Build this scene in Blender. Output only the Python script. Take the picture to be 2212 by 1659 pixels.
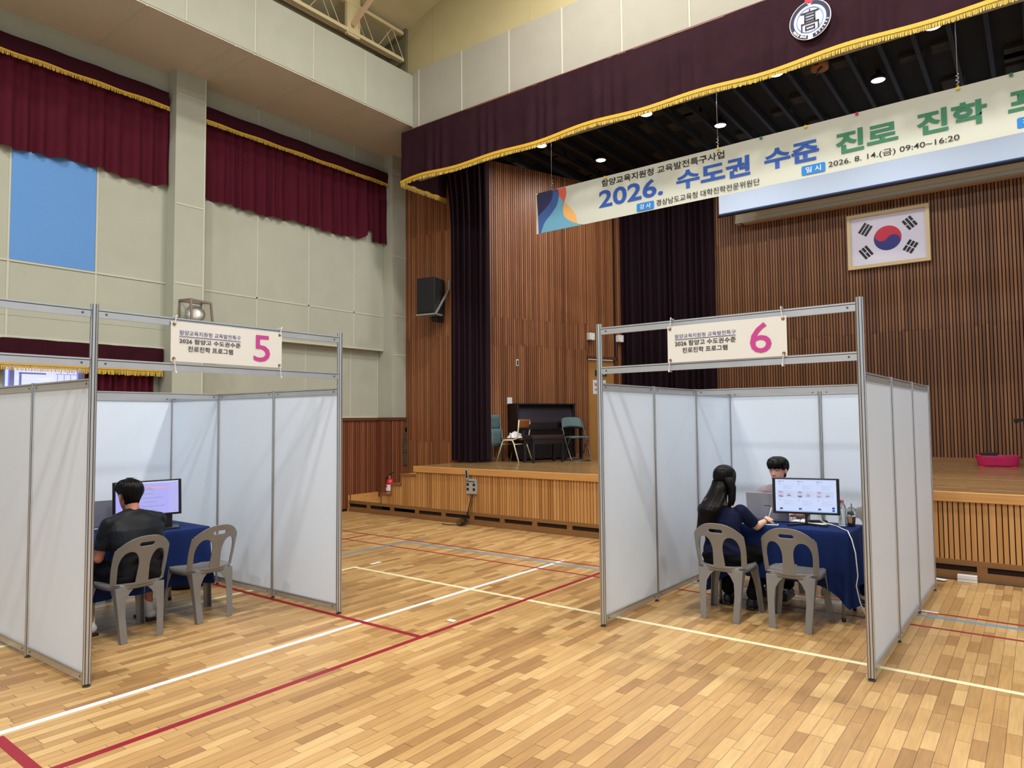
import bpy, bmesh, math, random
from mathutils import Vector, Matrix, noise
random.seed(7)
SC = bpy.context.scene
COL = SC.collection
for o in list(bpy.data.objects): bpy.data.objects.remove(o)
PI = math.pi
def V(*a): return Vector(a)
def srgb(r, g, b):
    f = lambda c: (c/255/12.92) if c/255 <= .04045 else ((c/255+.055)/1.055)**2.4
    return (f(r), f(g), f(b), 1)
# ------------------------------------------------------------------ camera
YAW, PITCH, ROLL, HC, FPX = -0.64990, 0.05040, -0.0086, 1.6967, 1501.28
fwd = V(math.sin(YAW)*math.cos(PITCH), math.cos(YAW)*math.cos(PITCH), math.sin(PITCH))
rt0 = V(math.cos(YAW), -math.sin(YAW), 0); up0 = rt0.cross(fwd)
rt = rt0*math.cos(ROLL)+up0*math.sin(ROLL); up = -rt0*math.sin(ROLL)+up0*math.cos(ROLL)
cam = bpy.data.objects.new('camera', bpy.data.cameras.new('camera')); COL.objects.link(cam)
cam.matrix_world = Matrix(((rt.x, up.x, -fwd.x, 0), (rt.y, up.y, -fwd.y, 0), (rt.z, up.z, -fwd.z, HC), (0, 0, 0, 1)))
cam.data.sensor_width = 36; cam.data.lens = FPX/2212*36; cam.data.clip_end = 200
SC.camera = cam
# ------------------------------------------------------------------ world, lights, exposure
w = bpy.data.worlds.new('daylight'); SC.world = w; w.use_nodes = True
w.node_tree.nodes['Background'].inputs[0].default_value = (.80, .91, 1.0, 1)
w.node_tree.nodes['Background'].inputs[1].default_value = 0.74
SC.view_settings.view_transform = 'Standard'; SC.view_settings.look = 'None'
SC.view_settings.exposure = 0.0; SC.view_settings.gamma = 1.0
SC.view_settings.use_curve_mapping = False
SC.cycles.use_denoising = True
SC.cycles.max_bounces = 7; SC.cycles.diffuse_bounces = 4; SC.cycles.glossy_bounces = 3
SC.cycles.transmission_bounces = 5; SC.cycles.transparent_max_bounces = 6
SC.cycles.sample_clamp_indirect = 4; SC.cycles.caustics_reflective = False; SC.cycles.caustics_refractive = False
def lamp(x, y, z, watt, size, col=(1, .97, .93), name='hall_lamp_light'):
    l = bpy.data.lights.new(name, 'AREA'); l.shape = 'DISK'; l.size = size; l.energy = watt; l.color = col
    o = bpy.data.objects.new(name, l); COL.objects.link(o); o.location = (x, y, z); return o
for (x, y, p) in ((-4.6, 6.5, 230), (-1.0, 6.5, 240), (2.8, 6.4, 220), (-5.6, 1.0, 240), (-2.0, 0.4, 290), (2.2, .4, 280), (-5, -5, 270), (0, -5.4, 270), (4, -5, 230)):
    lamp(x, y, 9.3, p, .55)
# ------------------------------------------------------------------ materials
def mat(name, col, rough=.6, metal=0, noise_amt=0, nscale=8, bump=0, bscale=60, spec=.5, emit=None, estr=0, stretch=None, sheen=0, alpha=1, trans=0, coat=0, attr=None, ior=1.45):
    m = bpy.data.materials.new(name); m.use_nodes = True; nt = m.node_tree; N = nt.nodes; L = nt.links
    b = N['Principled BSDF']
    c = srgb(*col)
    b.inputs['Base Color'].default_value = c; b.inputs['Roughness'].default_value = rough
    b.inputs['Metallic'].default_value = metal; b.inputs['Specular IOR Level'].default_value = spec
    b.inputs['IOR'].default_value = ior
    if coat: b.inputs['Coat Weight'].default_value = coat; b.inputs['Coat Roughness'].default_value = .15
    if sheen: b.inputs['Sheen Weight'].default_value = sheen
    if trans: b.inputs['Transmission Weight'].default_value = trans
    if alpha < 1: b.inputs['Alpha'].default_value = alpha
    if emit: b.inputs['Emission Color'].default_value = srgb(*emit); b.inputs['Emission Strength'].default_value = estr
    if noise_amt or bump or attr:
        tc = N.new('ShaderNodeTexCoord'); src = tc.outputs['Object']
        if stretch:
            mp = N.new('ShaderNodeMapping'); mp.inputs['Scale'].default_value = stretch; L.new(src, mp.inputs[0]); src = mp.outputs[0]
    if noise_amt:
        n = N.new('ShaderNodeTexNoise'); n.inputs['Scale'].default_value = nscale; n.inputs['Detail'].default_value = 4; L.new(src, n.inputs['Vector'])
        mr = N.new('ShaderNodeMapRange'); mr.inputs[1].default_value = .3; mr.inputs[2].default_value = .7
        mr.inputs[3].default_value = 1-noise_amt; mr.inputs[4].default_value = 1+noise_amt; L.new(n.outputs[0], mr.inputs[0])
        mx = N.new('ShaderNodeVectorMath'); mx.operation = 'SCALE'; mx.inputs[0].default_value = c[:3]; L.new(mr.outputs[0], mx.inputs['Scale'])
        L.new(mx.outputs[0], b.inputs['Base Color']); last = mx.outputs[0]
    else: last = None
    if attr:   # per-piece tone variation: attribute rnd (0..1)
        at = N.new('ShaderNodeAttribute'); at.attribute_name = 'rnd'
        rp = N.new('ShaderNodeValToRGB'); el = rp.color_ramp.elements
        el[0].color = srgb(*attr[0]); el[1].color = srgb(*attr[-1])
        for i, a in enumerate(attr[1:-1]):
            e = rp.color_ramp.elements.new((i+1)/(len(attr)-1)); e.color = srgb(*a)
        L.new(at.outputs['Fac'], rp.inputs[0]); out = rp.outputs[0]
        if noise_amt:
            v = N.new('ShaderNodeVectorMath'); v.operation = 'SCALE'; L.new(out, v.inputs[0]); L.new(mr.outputs[0], v.inputs['Scale']); out = v.outputs[0]
        L.new(out, b.inputs['Base Color'])
    if bump:
        n2 = N.new('ShaderNodeTexNoise'); n2.inputs['Scale'].default_value = bscale; n2.inputs['Detail'].default_value = 3; L.new(src, n2.inputs['Vector'])
        bp = N.new('ShaderNodeBump'); bp.inputs['Strength'].default_value = bump; bp.inputs['Distance'].default_value = .01
        L.new(n2.outputs[0], bp.inputs['Height']); L.new(bp.outputs[0], b.inputs['Normal'])
    return m
def math_node(N, L, op, a, b=None, c=None):
    n = N.new('ShaderNodeMath'); n.operation = op
    for i, q in enumerate((a, b, c)):
        if q is None: continue
        if isinstance(q, (int, float)): n.inputs[i].default_value = q
        else: L.new(q, n.inputs[i])
    return n.outputs[0]
def plank_mat(name, along, wid, length, cols, rough, seam=.55, seamw=.035, coat=0, grain=.16, endseam=.006):
    m = bpy.data.materials.new(name); m.use_nodes = True; nt = m.node_tree; N = nt.nodes; L = nt.links
    b = N['Principled BSDF']; g = N.new('ShaderNodeNewGeometry'); sp = N.new('ShaderNodeSeparateXYZ'); L.new(g.outputs['Position'], sp.inputs[0])
    u, v = (sp.outputs[0], sp.outputs[1]) if along == 'Y' else (sp.outputs[1], sp.outputs[0])
    M = lambda *a: math_node(N, L, *a)
    x = M('DIVIDE', u, wid); col = M('FLOOR', x); fx = M('FRACT', x)
    wn = N.new('ShaderNodeTexWhiteNoise'); wn.noise_dimensions = '1D'; L.new(col, wn.inputs['W'])
    y = M('ADD', M('DIVIDE', v, length), M('MULTIPLY', wn.outputs[0], 17.0))
    # irregular lengths: warp the coordinate along the board
    y2 = M('ADD', y, M('MULTIPLY', M('SINE', M('MULTIPLY', y, 2.1)), .3))
    row = M('FLOOR', y2); fy = M('FRACT', y2)
    cb = N.new('ShaderNodeCombineXYZ'); L.new(col, cb.inputs[0]); L.new(row, cb.inputs[1])
    wn2 = N.new('ShaderNodeTexWhiteNoise'); wn2.noise_dimensions = '2D'; L.new(cb.outputs[0], wn2.inputs['Vector'])
    rp = N.new('ShaderNodeValToRGB'); rp.color_ramp.elements[0].color = srgb(*cols[0]); rp.color_ramp.elements[1].color = srgb(*cols[-1])
    for i, a in enumerate(cols[1:-1]):
        e = rp.color_ramp.elements.new((i+1)/(len(cols)-1)); e.color = srgb(*a)
    L.new(wn2.outputs[0], rp.inputs[0])
    # grain
    cg = N.new('ShaderNodeCombineXYZ')
    L.new(M('MULTIPLY', u, 60), cg.inputs[0]); L.new(M('ADD', M('MULTIPLY', v, 5), M('MULTIPLY', wn2.outputs[0], 50)), cg.inputs[1])
    ng = N.new('ShaderNodeTexNoise'); ng.inputs['Scale'].default_value = 1; ng.inputs['Detail'].default_value = 5; L.new(cg.outputs[0], ng.inputs['Vector'])
    gr = M('ADD', 1-grain/2, M('MULTIPLY', M('SUBTRACT', ng.outputs[0], .5), grain*2))
    nb = N.new('ShaderNodeTexNoise'); nb.inputs['Scale'].default_value = .9; L.new(g.outputs['Position'], nb.inputs['Vector'])
    gr = M('MULTIPLY', gr, M('ADD', .9, M('MULTIPLY', nb.outputs[0], .2)))
    s1 = M('LESS_THAN', M('MINIMUM', fx, M('SUBTRACT', 1, fx)), seamw/2)
    s2 = M('LESS_THAN', M('MINIMUM', fy, M('SUBTRACT', 1, fy)), endseam)
    sm = M('SUBTRACT', 1, M('MULTIPLY', M('MAXIMUM', s1, s2), seam))
    k = M('MULTIPLY', gr, sm)
    vm = N.new('ShaderNodeVectorMath'); vm.operation = 'SCALE'; L.new(rp.outputs[0], vm.inputs[0]); L.new(k, vm.inputs['Scale'])
    L.new(vm.outputs[0], b.inputs['Base Color']); b.inputs['Roughness'].default_value = rough
    L.new(M('ADD', rough, M('MULTIPLY', ng.outputs[0], .12)), b.inputs['Roughness'])
    if coat: b.inputs['Coat Weight'].default_value = coat; b.inputs['Coat Roughness'].default_value = .12
    return m
M_FLOOR = plank_mat('maple_floor', 'Y', .070, .38, [(160, 120, 74), (182, 142, 90), (194, 154, 99), (200, 161, 105), (214, 178, 122)], .36, seam=.62, seamw=.045, grain=.24)
M_STAGEFLOOR = plank_mat('stage_boards', 'X', .075, 1.6, [(128, 98, 60), (150, 116, 74), (162, 130, 86)], .22, seam=.3, seamw=.03, coat=.3)
SLAT = [(118, 72, 46), (138, 88, 56), (148, 97, 62), (160, 108, 71)]
M_SLAT = mat('stained_slats', (146, 95, 60), .42, noise_amt=.16, nscale=1, stretch=(40, 40, 1.6), attr=SLAT, spec=.5)
M_SLATBACK = mat('slat_gap_backing', (38, 22, 14), .9)
M_WAIN = mat('wainscot_slats', (120, 70, 45), .5, noise_amt=.14, nscale=1, stretch=(40, 40, 1.6), attr=[(104, 58, 38), (128, 76, 50), (146, 90, 60)])
M_SFRONT = mat('stage_front_slats', (190, 140, 85), .45, noise_amt=.15, nscale=1, stretch=(40, 40, 1.4), attr=[(160, 112, 64), (182, 132, 78), (190, 140, 84), (200, 152, 96)])
M_SLIP = mat('stage_nosing_wood', (196, 146, 86), .35, noise_amt=.12, nscale=1, stretch=(1.5, 20, 40))
M_VENTWOOD = mat('vent_rail_wood', (132, 94, 56), .5, noise_amt=.12, nscale=1, stretch=(2, 20, 20))
M_DARK = mat('dark_void', (14, 12, 11), .9)
M_PANEL = mat('acoustic_panel_cream', (172, 174, 158), .9, noise_amt=.03, nscale=3, bump=.15, bscale=250)
M_SEAM = mat('panel_seam_strip', (190, 190, 172), .8)
M_BLUE = mat('blue_acoustic_panel', (96, 146, 206), .9, noise_amt=.05, nscale=150)
M_SOFFIT = mat('soffit_panel', (198, 192, 182), .9, noise_amt=.03, nscale=3, bump=.15, bscale=250)
M_UPWALL = mat('upper_wall_paint', (178, 166, 124), .85, noise_amt=.03, nscale=2)
M_CEIL = mat('roof_board', (206, 198, 164), .9, noise_amt=.03, nscale=2)
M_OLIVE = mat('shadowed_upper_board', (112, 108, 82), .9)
M_STEEL = mat('cream_painted_steel', (214, 200, 158), .5)
M_BLACKCEIL = mat('black_stage_ceiling', (17, 16, 16), .9, noise_amt=.4, nscale=3)
M_JOIST = mat('black_joist', (15, 15, 21), .7)
M_ALU = mat('anodised_aluminium', (196, 198, 200), .38, metal=.75, noise_amt=.05, nscale=5)
M_ALUD = mat('aluminium_groove', (84, 84, 86), .5, metal=.5)
M_WPANEL = mat('white_laminate_panel', (216, 227, 241), .45, noise_amt=.015, nscale=2, spec=.4)
M_SCREW = mat('lock_screw', (90, 90, 92), .4, metal=.6)
M_MAROON = mat('maroon_curtain', (74, 16, 32), .9, noise_amt=.08, nscale=30, spec=.2)
M_MAROOND = mat('dark_maroon_valance', (50, 12, 24), .9, noise_amt=.06, nscale=30, spec=.2)
M_VAL = mat('stage_valance_velvet', (42, 18, 27), .9, noise_amt=.15, nscale=6, spec=.2)
M_PURPLE = mat('dark_plum_stage_curtain', (32, 16, 24), .9, noise_amt=.1, nscale=12, spec=.2)
M_GOLD = mat('gold_braid', (214, 164, 48), .6, noise_amt=.06, nscale=40)
M_GOLDF = mat('gold_fringe', (204, 174, 72), .7, noise_amt=.2, nscale=90)
M_CHAIR = mat('grey_moulded_plastic', (124, 122, 120), .26, noise_amt=.04, nscale=10, spec=.5)
M_NAVY = mat('navy_tablecloth', (20, 39, 90), .85, noise_amt=.06, nscale=60, spec=.2)
M_BLACK = mat('black_plastic', (22, 22, 24), .4)
M_BLACKM = mat('matt_black', (20, 20, 22), .75)
M_WHITE = mat('white_plastic', (226, 226, 226), .45)
M_PAPER = mat('white_paper', (226, 228, 232), .8)
M_BANNER = mat('banner_cloth', (198, 201, 188), .8)
M_SIGN = mat('sign_cloth', (224, 224, 220), .75)
M_SKIN = mat('skin_pale', (214, 170, 146), .55, noise_amt=.03, nscale=12)
M_SKINM = mat('skin_tan', (176, 116, 92), .55, noise_amt=.04, nscale=12)
M_HAIR = mat('black_hair', (10, 7, 7), .30, noise_amt=.3, nscale=1, stretch=(160, 160, 8), bump=.12, bscale=1, spec=.16)
M_TEE = mat('charcoal_sports_tee', (21, 24, 31), .5, noise_amt=.04, nscale=90, spec=.22)
M_NAVYTOP = mat('navy_knit_top', (24, 30, 58), .85, noise_amt=.05, nscale=120, spec=.15)
M_MAUVE = mat('mauve_grey_shirt', (144, 130, 138), .8, noise_amt=.04, nscale=60)
M_PANTS = mat('black_trousers', (16, 16, 19), .8, spec=.12)
M_SOCK = mat('white_sock', (222, 222, 224), .9)
M_WOODP = mat('plywood_brown', (132, 82, 44), .4, noise_amt=.15, nscale=1, stretch=(4, 30, 30))
M_CREAMTUBE = mat('cream_tube', (218, 206, 178), .4)
M_CHROME = mat('chrome_tube', (170, 172, 174), .25, metal=.9)
M_TEAL = mat('teal_padded_vinyl', (84, 108, 112), .55)
M_PIANO = mat('ebony_polish', (22, 19, 22), .3, coat=.3)
M_PIANOB = mat('ebony_brown', (44, 28, 26), .35, coat=.2)
M_DOOR = mat('plywood_door', (176, 126, 66), .5, noise_amt=.06, nscale=3)
M_TRIMB = mat('brown_trim', (98, 56, 36), .5)
M_PINK = mat('pink_basket', (206, 44, 104), .4, alpha=.93)
M_RED = mat('fire_red', (186, 28, 38), .35, coat=.3)
M_GREY = mat('grey_enamel', (160, 162, 160), .5)
M_GREYM = mat('brushed_steel', (168, 168, 160), .4, metal=.6)
M_LIT = mat('lamp_glow', (255, 255, 255), .5, emit=(255, 255, 255), estr=30)
M_SCREEN = mat('projection_screen', (208, 228, 255), .8)
M_BOARD = mat('old_screen_casing', (222, 214, 194), .7)
M_GLASS = mat('clear_glass', (255, 255, 255), .03, trans=1, ior=1.45)
M_PET = mat('clear_plastic', (240, 246, 250), .08, trans=.92, ior=1.3)
def flat(name, r, g, b, rough=.7): return mat(name, (r, g, b), rough)
# ------------------------------------------------------------------ mesh builder
def evaluated_mesh(o):
    """mesh of a loose object with its modifiers or its letters evaluated, in a scene of its own (fast)"""
    sc2 = bpy.data.scenes.new('workbench'); sc2.collection.objects.link(o); vl = sc2.view_layers[0]; vl.update()
    me = bpy.data.meshes.new_from_object(o.evaluated_get(vl.depsgraph)); bpy.data.scenes.remove(sc2); return me
class MB:
    def __init__(s): s.v = []; s.f = []; s.r = []; s.m = []
    def add(s, vs, fs, r=None, mi=0):
        n = len(s.v); s.v += [tuple(q) for q in vs]
        r = random.random() if r is None else r
        for f in fs: s.f.append([i+n for i in f]); s.r.append(r); s.m.append(mi)
        return s
    def box(s, x0, y0, z0, x1, y1, z1, r=None, mi=0):
        vs = [(x, y, z) for z in (z0, z1) for y in (y0, y1) for x in (x0, x1)]
        return s.add(vs, [(0, 2, 3, 1), (4, 5, 7, 6), (0, 1, 5, 4), (2, 6, 7, 3), (0, 4, 6, 2), (1, 3, 7, 5)], r, mi)
    def obox(s, c, ax, ay, az, sx, sy, sz, r=None, mi=0):
        c = Vector(c); vs = [c+ax*(i*sx/2)+ay*(j*sy/2)+az*(k*sz/2) for k in (-1, 1) for j in (-1, 1) for i in (-1, 1)]
        return s.add(vs, [(0, 2, 3, 1), (4, 5, 7, 6), (0, 1, 5, 4), (2, 6, 7, 3), (0, 4, 6, 2), (1, 3, 7, 5)], r, mi)
    def bar(s, p, q, wd, h, upv=(0, 0, 1), r=None, mi=0):
        p = Vector(p); q = Vector(q); d = (q-p); l = d.length; d.normalize()
        sd = d.cross(Vector(upv)); sd = sd.normalized() if sd.length > 1e-5 else V(1, 0, 0); u = sd.cross(d)
        return s.obox((p+q)/2, d, sd, u, l, wd, h, r, mi)
    def tube(s, pts, rad, n=8, cap=True, r=None, closed=False, mi=0):
        pts = [Vector(p) for p in pts]; k = len(pts)
        rr = rad if isinstance(rad, (list, tuple)) else [rad]*k
        base = len(s.v); pv = None; rv = random.random() if r is None else r
        for i, p in enumerate(pts):
            if closed: t = pts[(i+1) % k]-pts[i-1]
            else: t = pts[min(i+1, k-1)]-pts[max(i-1, 0)]
            t.normalize()
            if pv is None: a = V(0, 0, 1) if abs(t.z) < .9 else V(1, 0, 0); u = t.cross(a).normalized()
            else: u = (pv-t*pv.dot(t)).normalized()
            pv = u; w_ = t.cross(u)
            for j in range(n):
                a = 2*PI*j/n; s.v.append(tuple(p+(u*math.cos(a)+w_*math.sin(a))*rr[i]))
        for i in range(k if closed else k-1):
            i2 = (i+1) % k
            for j in range(n):
                j2 = (j+1) % n; s.f.append([base+i*n+j, base+i*n+j2, base+i2*n+j2, base+i2*n+j]); s.r.append(rv); s.m.append(mi)
        if cap and not closed:
            s.f.append([base+j for j in range(n)][::-1]); s.r.append(rv); s.m.append(mi)
            s.f.append([base+(k-1)*n+j for j in range(n)]); s.r.append(rv); s.m.append(mi)
        return s
    def lathe(s, prof, c=(0, 0, 0), n=24, r=None, axis='z', mi=0):
        c = Vector(c); base = len(s.v); rv = random.random() if r is None else r
        for (rad, z) in prof:
            for j in range(n):
                a = 2*PI*j/n; q = (rad*math.cos(a), rad*math.sin(a), z)
                if axis == 'y': q = (q[0], q[2], q[1])
                if axis == 'x': q = (q[2], q[0], q[1])
                s.v.append(tuple(c+Vector(q)))
        for i in range(len(prof)-1):
            for j in range(n):
                j2 = (j+1) % n; s.f.append([base+i*n+j, base+i*n+j2, base+(i+1)*n+j2, base+(i+1)*n+j]); s.r.append(rv); s.m.append(mi)
        for e in (0, len(prof)-1):
            if prof[e][0] > 1e-4: s.f.append([base+e*n+j for j in range(n)]); s.r.append(rv); s.m.append(mi)
        return s
    def grid(s, fn, nu, nv, r=None, cu=False, cv=False, mi=0):
        base = len(s.v); rv = random.random() if r is None else r
        au = nu if cu else nu+1; av = nv if cv else nv+1
        for i in range(au):
            for j in range(av): s.v.append(tuple(fn(i/nu, j/nv)))
        for i in range(nu):
            for j in range(nv):
                i2 = (i+1) % au; j2 = (j+1) % av
                s.f.append([base+i*av+j, base+i2*av+j, base+i2*av+j2, base+i*av+j2]); s.r.append(rv); s.m.append(mi)
        return s
    def prism(s, poly, ax, ay, org, depth, r=None, mi=0):
        """2-D outline (list of (a,b)) extruded along ax x ay."""
        org = Vector(org); nrm = ax.cross(ay).normalized(); n = len(poly)
        a = [org+ax*p[0]+ay*p[1] for p in poly]; b = [q+nrm*depth for q in a]
        fs = [list(range(n))[::-1], list(range(n, 2*n))]+[[i, (i+1) % n, n+(i+1) % n, n+i] for i in range(n)]
        return s.add(a+b, fs, r, mi)
    def build(s, name, mats=None, parent=None, smooth=False, bevel=0, fix=True, sub=0, solid=0):
        me = bpy.data.meshes.new(name); me.from_pydata(s.v, [], s.f)
        if not isinstance(mats, (list, tuple)): mats = [mats]
        for m_ in mats:
            if m_: me.materials.append(m_)
        at = me.attributes.new('rnd', 'FLOAT', 'FACE'); at.data.foreach_set('value', s.r)
        if any(s.m): me.polygons.foreach_set('material_index', s.m)
        if smooth: me.polygons.foreach_set('use_smooth', [True]*len(me.polygons))
        if fix:
            bm = bmesh.new(); bm.from_mesh(me); bmesh.ops.recalc_face_normals(bm, faces=bm.faces); bm.to_mesh(me); bm.free()
        me.update()
        o = bpy.data.objects.new(name, me); COL.objects.link(o)
        if parent: o.parent = parent
        if solid: md = o.modifiers.new('s', 'SOLIDIFY'); md.thickness = solid; md.offset = 0
        if sub: md = o.modifiers.new('u', 'SUBSURF'); md.levels = sub; md.render_levels = sub
        if bevel: md = o.modifiers.new('b', 'BEVEL'); md.width = bevel; md.segments = 2; md.limit_method = 'ANGLE'; md.angle_limit = .6
        if smooth and (bevel or smooth == 'auto'):
            pass
        return o
def thing(name, label, cat, loc=(0, 0, 0), rz=0, group=None):
    o = bpy.data.objects.new(name, None); COL.objects.link(o); o.location = loc; o.rotation_euler = (0, 0, rz)
    o.empty_display_size = .1; o['label'] = label; o['category'] = cat
    if group: o['group'] = group
    return o
def tag(o, label, cat, group=None, kind=None):
    o['label'] = label; o['category'] = cat
    if group: o['group'] = group
    if kind: o['kind'] = kind
    return o
def struct(o): o['kind'] = 'structure'; return o
def dup(o, parent=None, loc=None, rz=None, label=None):
    c = o.copy(); COL.objects.link(c)
    if parent: c.parent = parent
    if loc is not None: c.location = loc
    if rz is not None: c.rotation_euler = (0, 0, rz)
    if label: c['label'] = label
    for ch in list(o.children): dup(ch, c)
    return c
X_, Y_, Z_ = V(1, 0, 0), V(0, 1, 0), V(0, 0, 1)
def text(body, x0, z0, x1, z1, m, org, ux, uz, bold=0, name='lettering', parent=None, off=.002, thick=.0006, space=1.0, weightx=0):
    """real letter outlines fitted to the rectangle x0..x1, z0..z1 on the plane org + ux,uz; facing -(ux cross uz)... normal = ux x uz"""
    cu = bpy.data.curves.new('t', 'FONT'); cu.body = body; cu.size = 1; cu.offset = bold; cu.extrude = 0; cu.space_character = space
    cu.resolution_u = 3
    o = bpy.data.objects.new('t', cu); me = evaluated_mesh(o)
    bpy.data.objects.remove(o)
    xs = [v.co.x for v in me.vertices]; ys = [v.co.y for v in me.vertices]
    a, b, c, d = min(xs), max(xs), min(ys), max(ys)
    n = ux.cross(uz).normalized(); org = Vector(org)
    for v in me.vertices:
        X = x0+(v.co.x-a)/(b-a)*(x1-x0); Z = z0+(v.co.y-c)/(d-c)*(z1-z0)
        v.co = org+ux*X+uz*Z+n*off
    me.name = name; me.materials.clear(); me.materials.append(m)
    at = me.attributes.new('rnd', 'FLOAT', 'FACE')
    me.update()
    o = bpy.data.objects.new(name, me); COL.objects.link(o)
    if parent: o.parent = parent
    return o
# ================================================================== THE HALL
ZS = .90                                     # stage height
mb = MB(); mb.box(-10.6, -9, -.12, 6.3, 8.62, 0); floor = struct(mb.build('floor', M_FLOOR))
# court lines (painted strips lying on the floor)
LW = mat('line_white', (214, 226, 238), .5, noise_amt=.05, nscale=6); LC = mat('line_cream', (226, 222, 182), .5, noise_amt=.05, nscale=6)
LR = mat('line_red', (138, 20, 42), .45, noise_amt=.06, nscale=6); LB = mat('line_blue', (98, 146, 178), .5, noise_amt=.06, nscale=6)
LNC = [0]
def line(a, b, wd, m, h=.0008):
    LNC[0] += 1; h = .0006+.00012*LNC[0]
    o = MB().bar((a[0], a[1], h/2), (b[0], b[1], h/2), wd, h).build('floor_line', m, floor); return o
line((-6.39, 5.37), (3, 5.27), .05, LC); line((-6.39, 5.4), (-6.34, -2), .05, LC)
line((-4.62, 7.06), (-4.60, -4), .05, LW, .0012)
line((-3.92, 6.66+.9), (-3.93, -4), .05, LR); line((-9.4, 3.96), (-3.9, 3.96), .05, LR)
line((-4.56, 1.37), (-3.4, 1.35), .055, LR, .001)
line((-8.62, 7.02), (4, 7.0), .034, LR); line((-8.62, 6.545), (4, 6.52), .034, LR)
line((-8.6, 7.04), (-8.6, -2), .034, LR); line((-8.02, 7.02), (-8.02, -2), .034, LR)
line((-7.11, 6.88), (4, 6.87), .055, LB); line((-7.11, 6.88), (-7.08, -2), .055, LB, .001)
line((-7.13, 7.14), (-7.13, 7.3), .05, LB)
WM = mat('white_tape', (232, 236, 240), .5)
for (x, y, a, b, lab) in ((-4.03, 4.43, .075, .045, 'white tape mark on the floor between the red and white lines'),
                          (-6.36, 5.66, .05, .15, 'cream tape mark on the floor beside the cream line corner'),
                          (-.83, 7.03, .13, .035, 'white tape strip on the floor beyond the numbered six booth')):
    tag(MB().box(x-a/2, y-b/2, .0004, x+a/2, y+b/2, .0034).build('tape_mark', WM), lab, 'tape', 'tape marks on the court')
def slats(mb, org, d, n, length, z0, z1, pitch=.05, wid=.035, dep=.022, joints=(), irregular=False):
    """vertical battens along d, standing proud along n"""
    org = Vector(org); s = 0
    while s < length-.01:
        wv = wid*(random.choice([.8, .92, 1.0, 1.0, 1.0, 1.1, 1.3]) if irregular else random.uniform(.94, 1.06)); pt = wv+(pitch-wid)
        if s+wv > length: wv = length-s
        js = sorted([z0]+[j+random.choice([0, 0, 0, .03]) for j in joints if z0 < j < z1 and random.random() < .75]+[z1])
        for a, b in zip(js[:-1], js[1:]):
            mb.obox(org+d*(s+wv/2)+n*(dep/2)+Z_*((a+b)/2), d, n, Z_, wv, dep, b-a-.003)
        s += pt
# ---- left wall: cream acoustic panels, ledge, recess, wainscot
XL = -10.25
mb = MB()
mb.box(XL-.25, -9, 3.05, XL, 9.7, 6.95, 0)                       # upper panel plane
mb.box(XL-.25, -9, 2.76, XL, 5.1, 3.05, 0)
mb.box(-10.7, 5.5, 1.74, -10.40, 9.7, 3.05, 0)                    # recessed plane
mb.box(-10.7, 4.03, 1.74, -10.40, 5.1, 2.8, 0)
mb.box(-10.7, -9, 1.74, -10.40, 3.08, 2.8, 0)
mb.box(-10.7, 3.08, 1.74, -10.40, 4.03, 1.95, 0)
wl = struct(mb.build('wall_left', M_PANEL, bevel=.006))
mb = MB()
def seamv(y, z0, z1, x=XL): mb.box(x, y-.013, z0, x+.008, y+.013, z1)
for y in (6.53, 7.55, 8.57): seamv(y, 3.05, 6.3)
for y in (4.07, 3.05, 2.0, 1.0): seamv(y, 2.8, 6.3)
for y in (6.53, 7.55, 8.57): seamv(y, 6.6, 6.93)
mb.box(XL, 5.5, 3.72, XL+.008, 9.3, 3.745); mb.box(XL, -2, 3.735, XL+.012, 5.05, 3.76); mb.box(XL, -2, 2.765, XL+.01, 5.05, 2.80)
mb.box(XL, 5.5, 3.05, XL+.012, 9.3, 3.08)
for y in (7.6, 8.62, 9.3): mb.box(-10.40, y-.012, 1.76, -10.393, y+.012, 3.03)
mb.box(-10.40, 5.5, 1.745, -10.39, 9.3, 1.78); mb.box(XL, 5.5, 6.6, XL+.02, 9.3, 6.62); mb.box(XL, 2, 6.6, XL+.02, 5.0, 6.62)
mb.build('seam_strip', M_SEAM, wl)
mb = MB(); mb.box(XL+.001, 3.06, 3.76, XL+.014, 4.05, 5.6); tag(mb.build('acoustic_panel', M_BLUE), 'sky blue square wall panel below the longer maroon curtain', 'wall panel')
for i, (y0, y1, x1) in enumerate(((5.02, 5.48, -10.0), (9.32, 9.72, -10.0))):
    mb = MB(); mb.box(-10.6, y0, 0 if i == 0 else 1.745, x1, y1, 6.95, 0, 0)
    for z in (2.95, 3.72, 4.9, 6.55): mb.box(x1, y0+.02, z, x1+.006, y1-.02, z+.03, 0, 1)
    mb.box(x1, y1-.03, 1.8, x1+.008, y1, 6.93, 0, 1)
    struct(mb.build('pilaster_column', [M_PANEL, M_SEAM], bevel=.004))
mb = MB(); slats(mb, (-10.42, -3, 0), Y_, X_, 12.7, .05, 1.70, pitch=.047, wid=.032)
wn = struct(mb.build('wall_wainscot', M_WAIN))
mb = MB(); mb.box(-10.6, -9, 0, -10.42, 9.7, 1.72); mb.build('wall_backing', M_SLATBACK, wn)
mb = MB(); mb.box(-10.6, -9, 1.69, -10.37, 9.7, 1.745); mb.box(-10.4, 9.29, 1.69, -9.98, 9.7, 1.744); mb.build('cap_trim', M_TRIMB, wn)
mb = MB(); slats(mb, (-10.02, 9.32, 0), Y_, X_, .38, .2, 1.69, pitch=.047, wid=.032); slats(mb, (-10.4, 9.325, 0), X_, -Y_, .36, .2, 1.69, pitch=.047, wid=.032); mb.build('pilaster_slats', M_WAIN, wn)
MB().box(-10.42, 9.33, 0, -10.03, 9.7, 1.7).build('wall_backing', M_SLATBACK, wn)
mb = MB()
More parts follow.
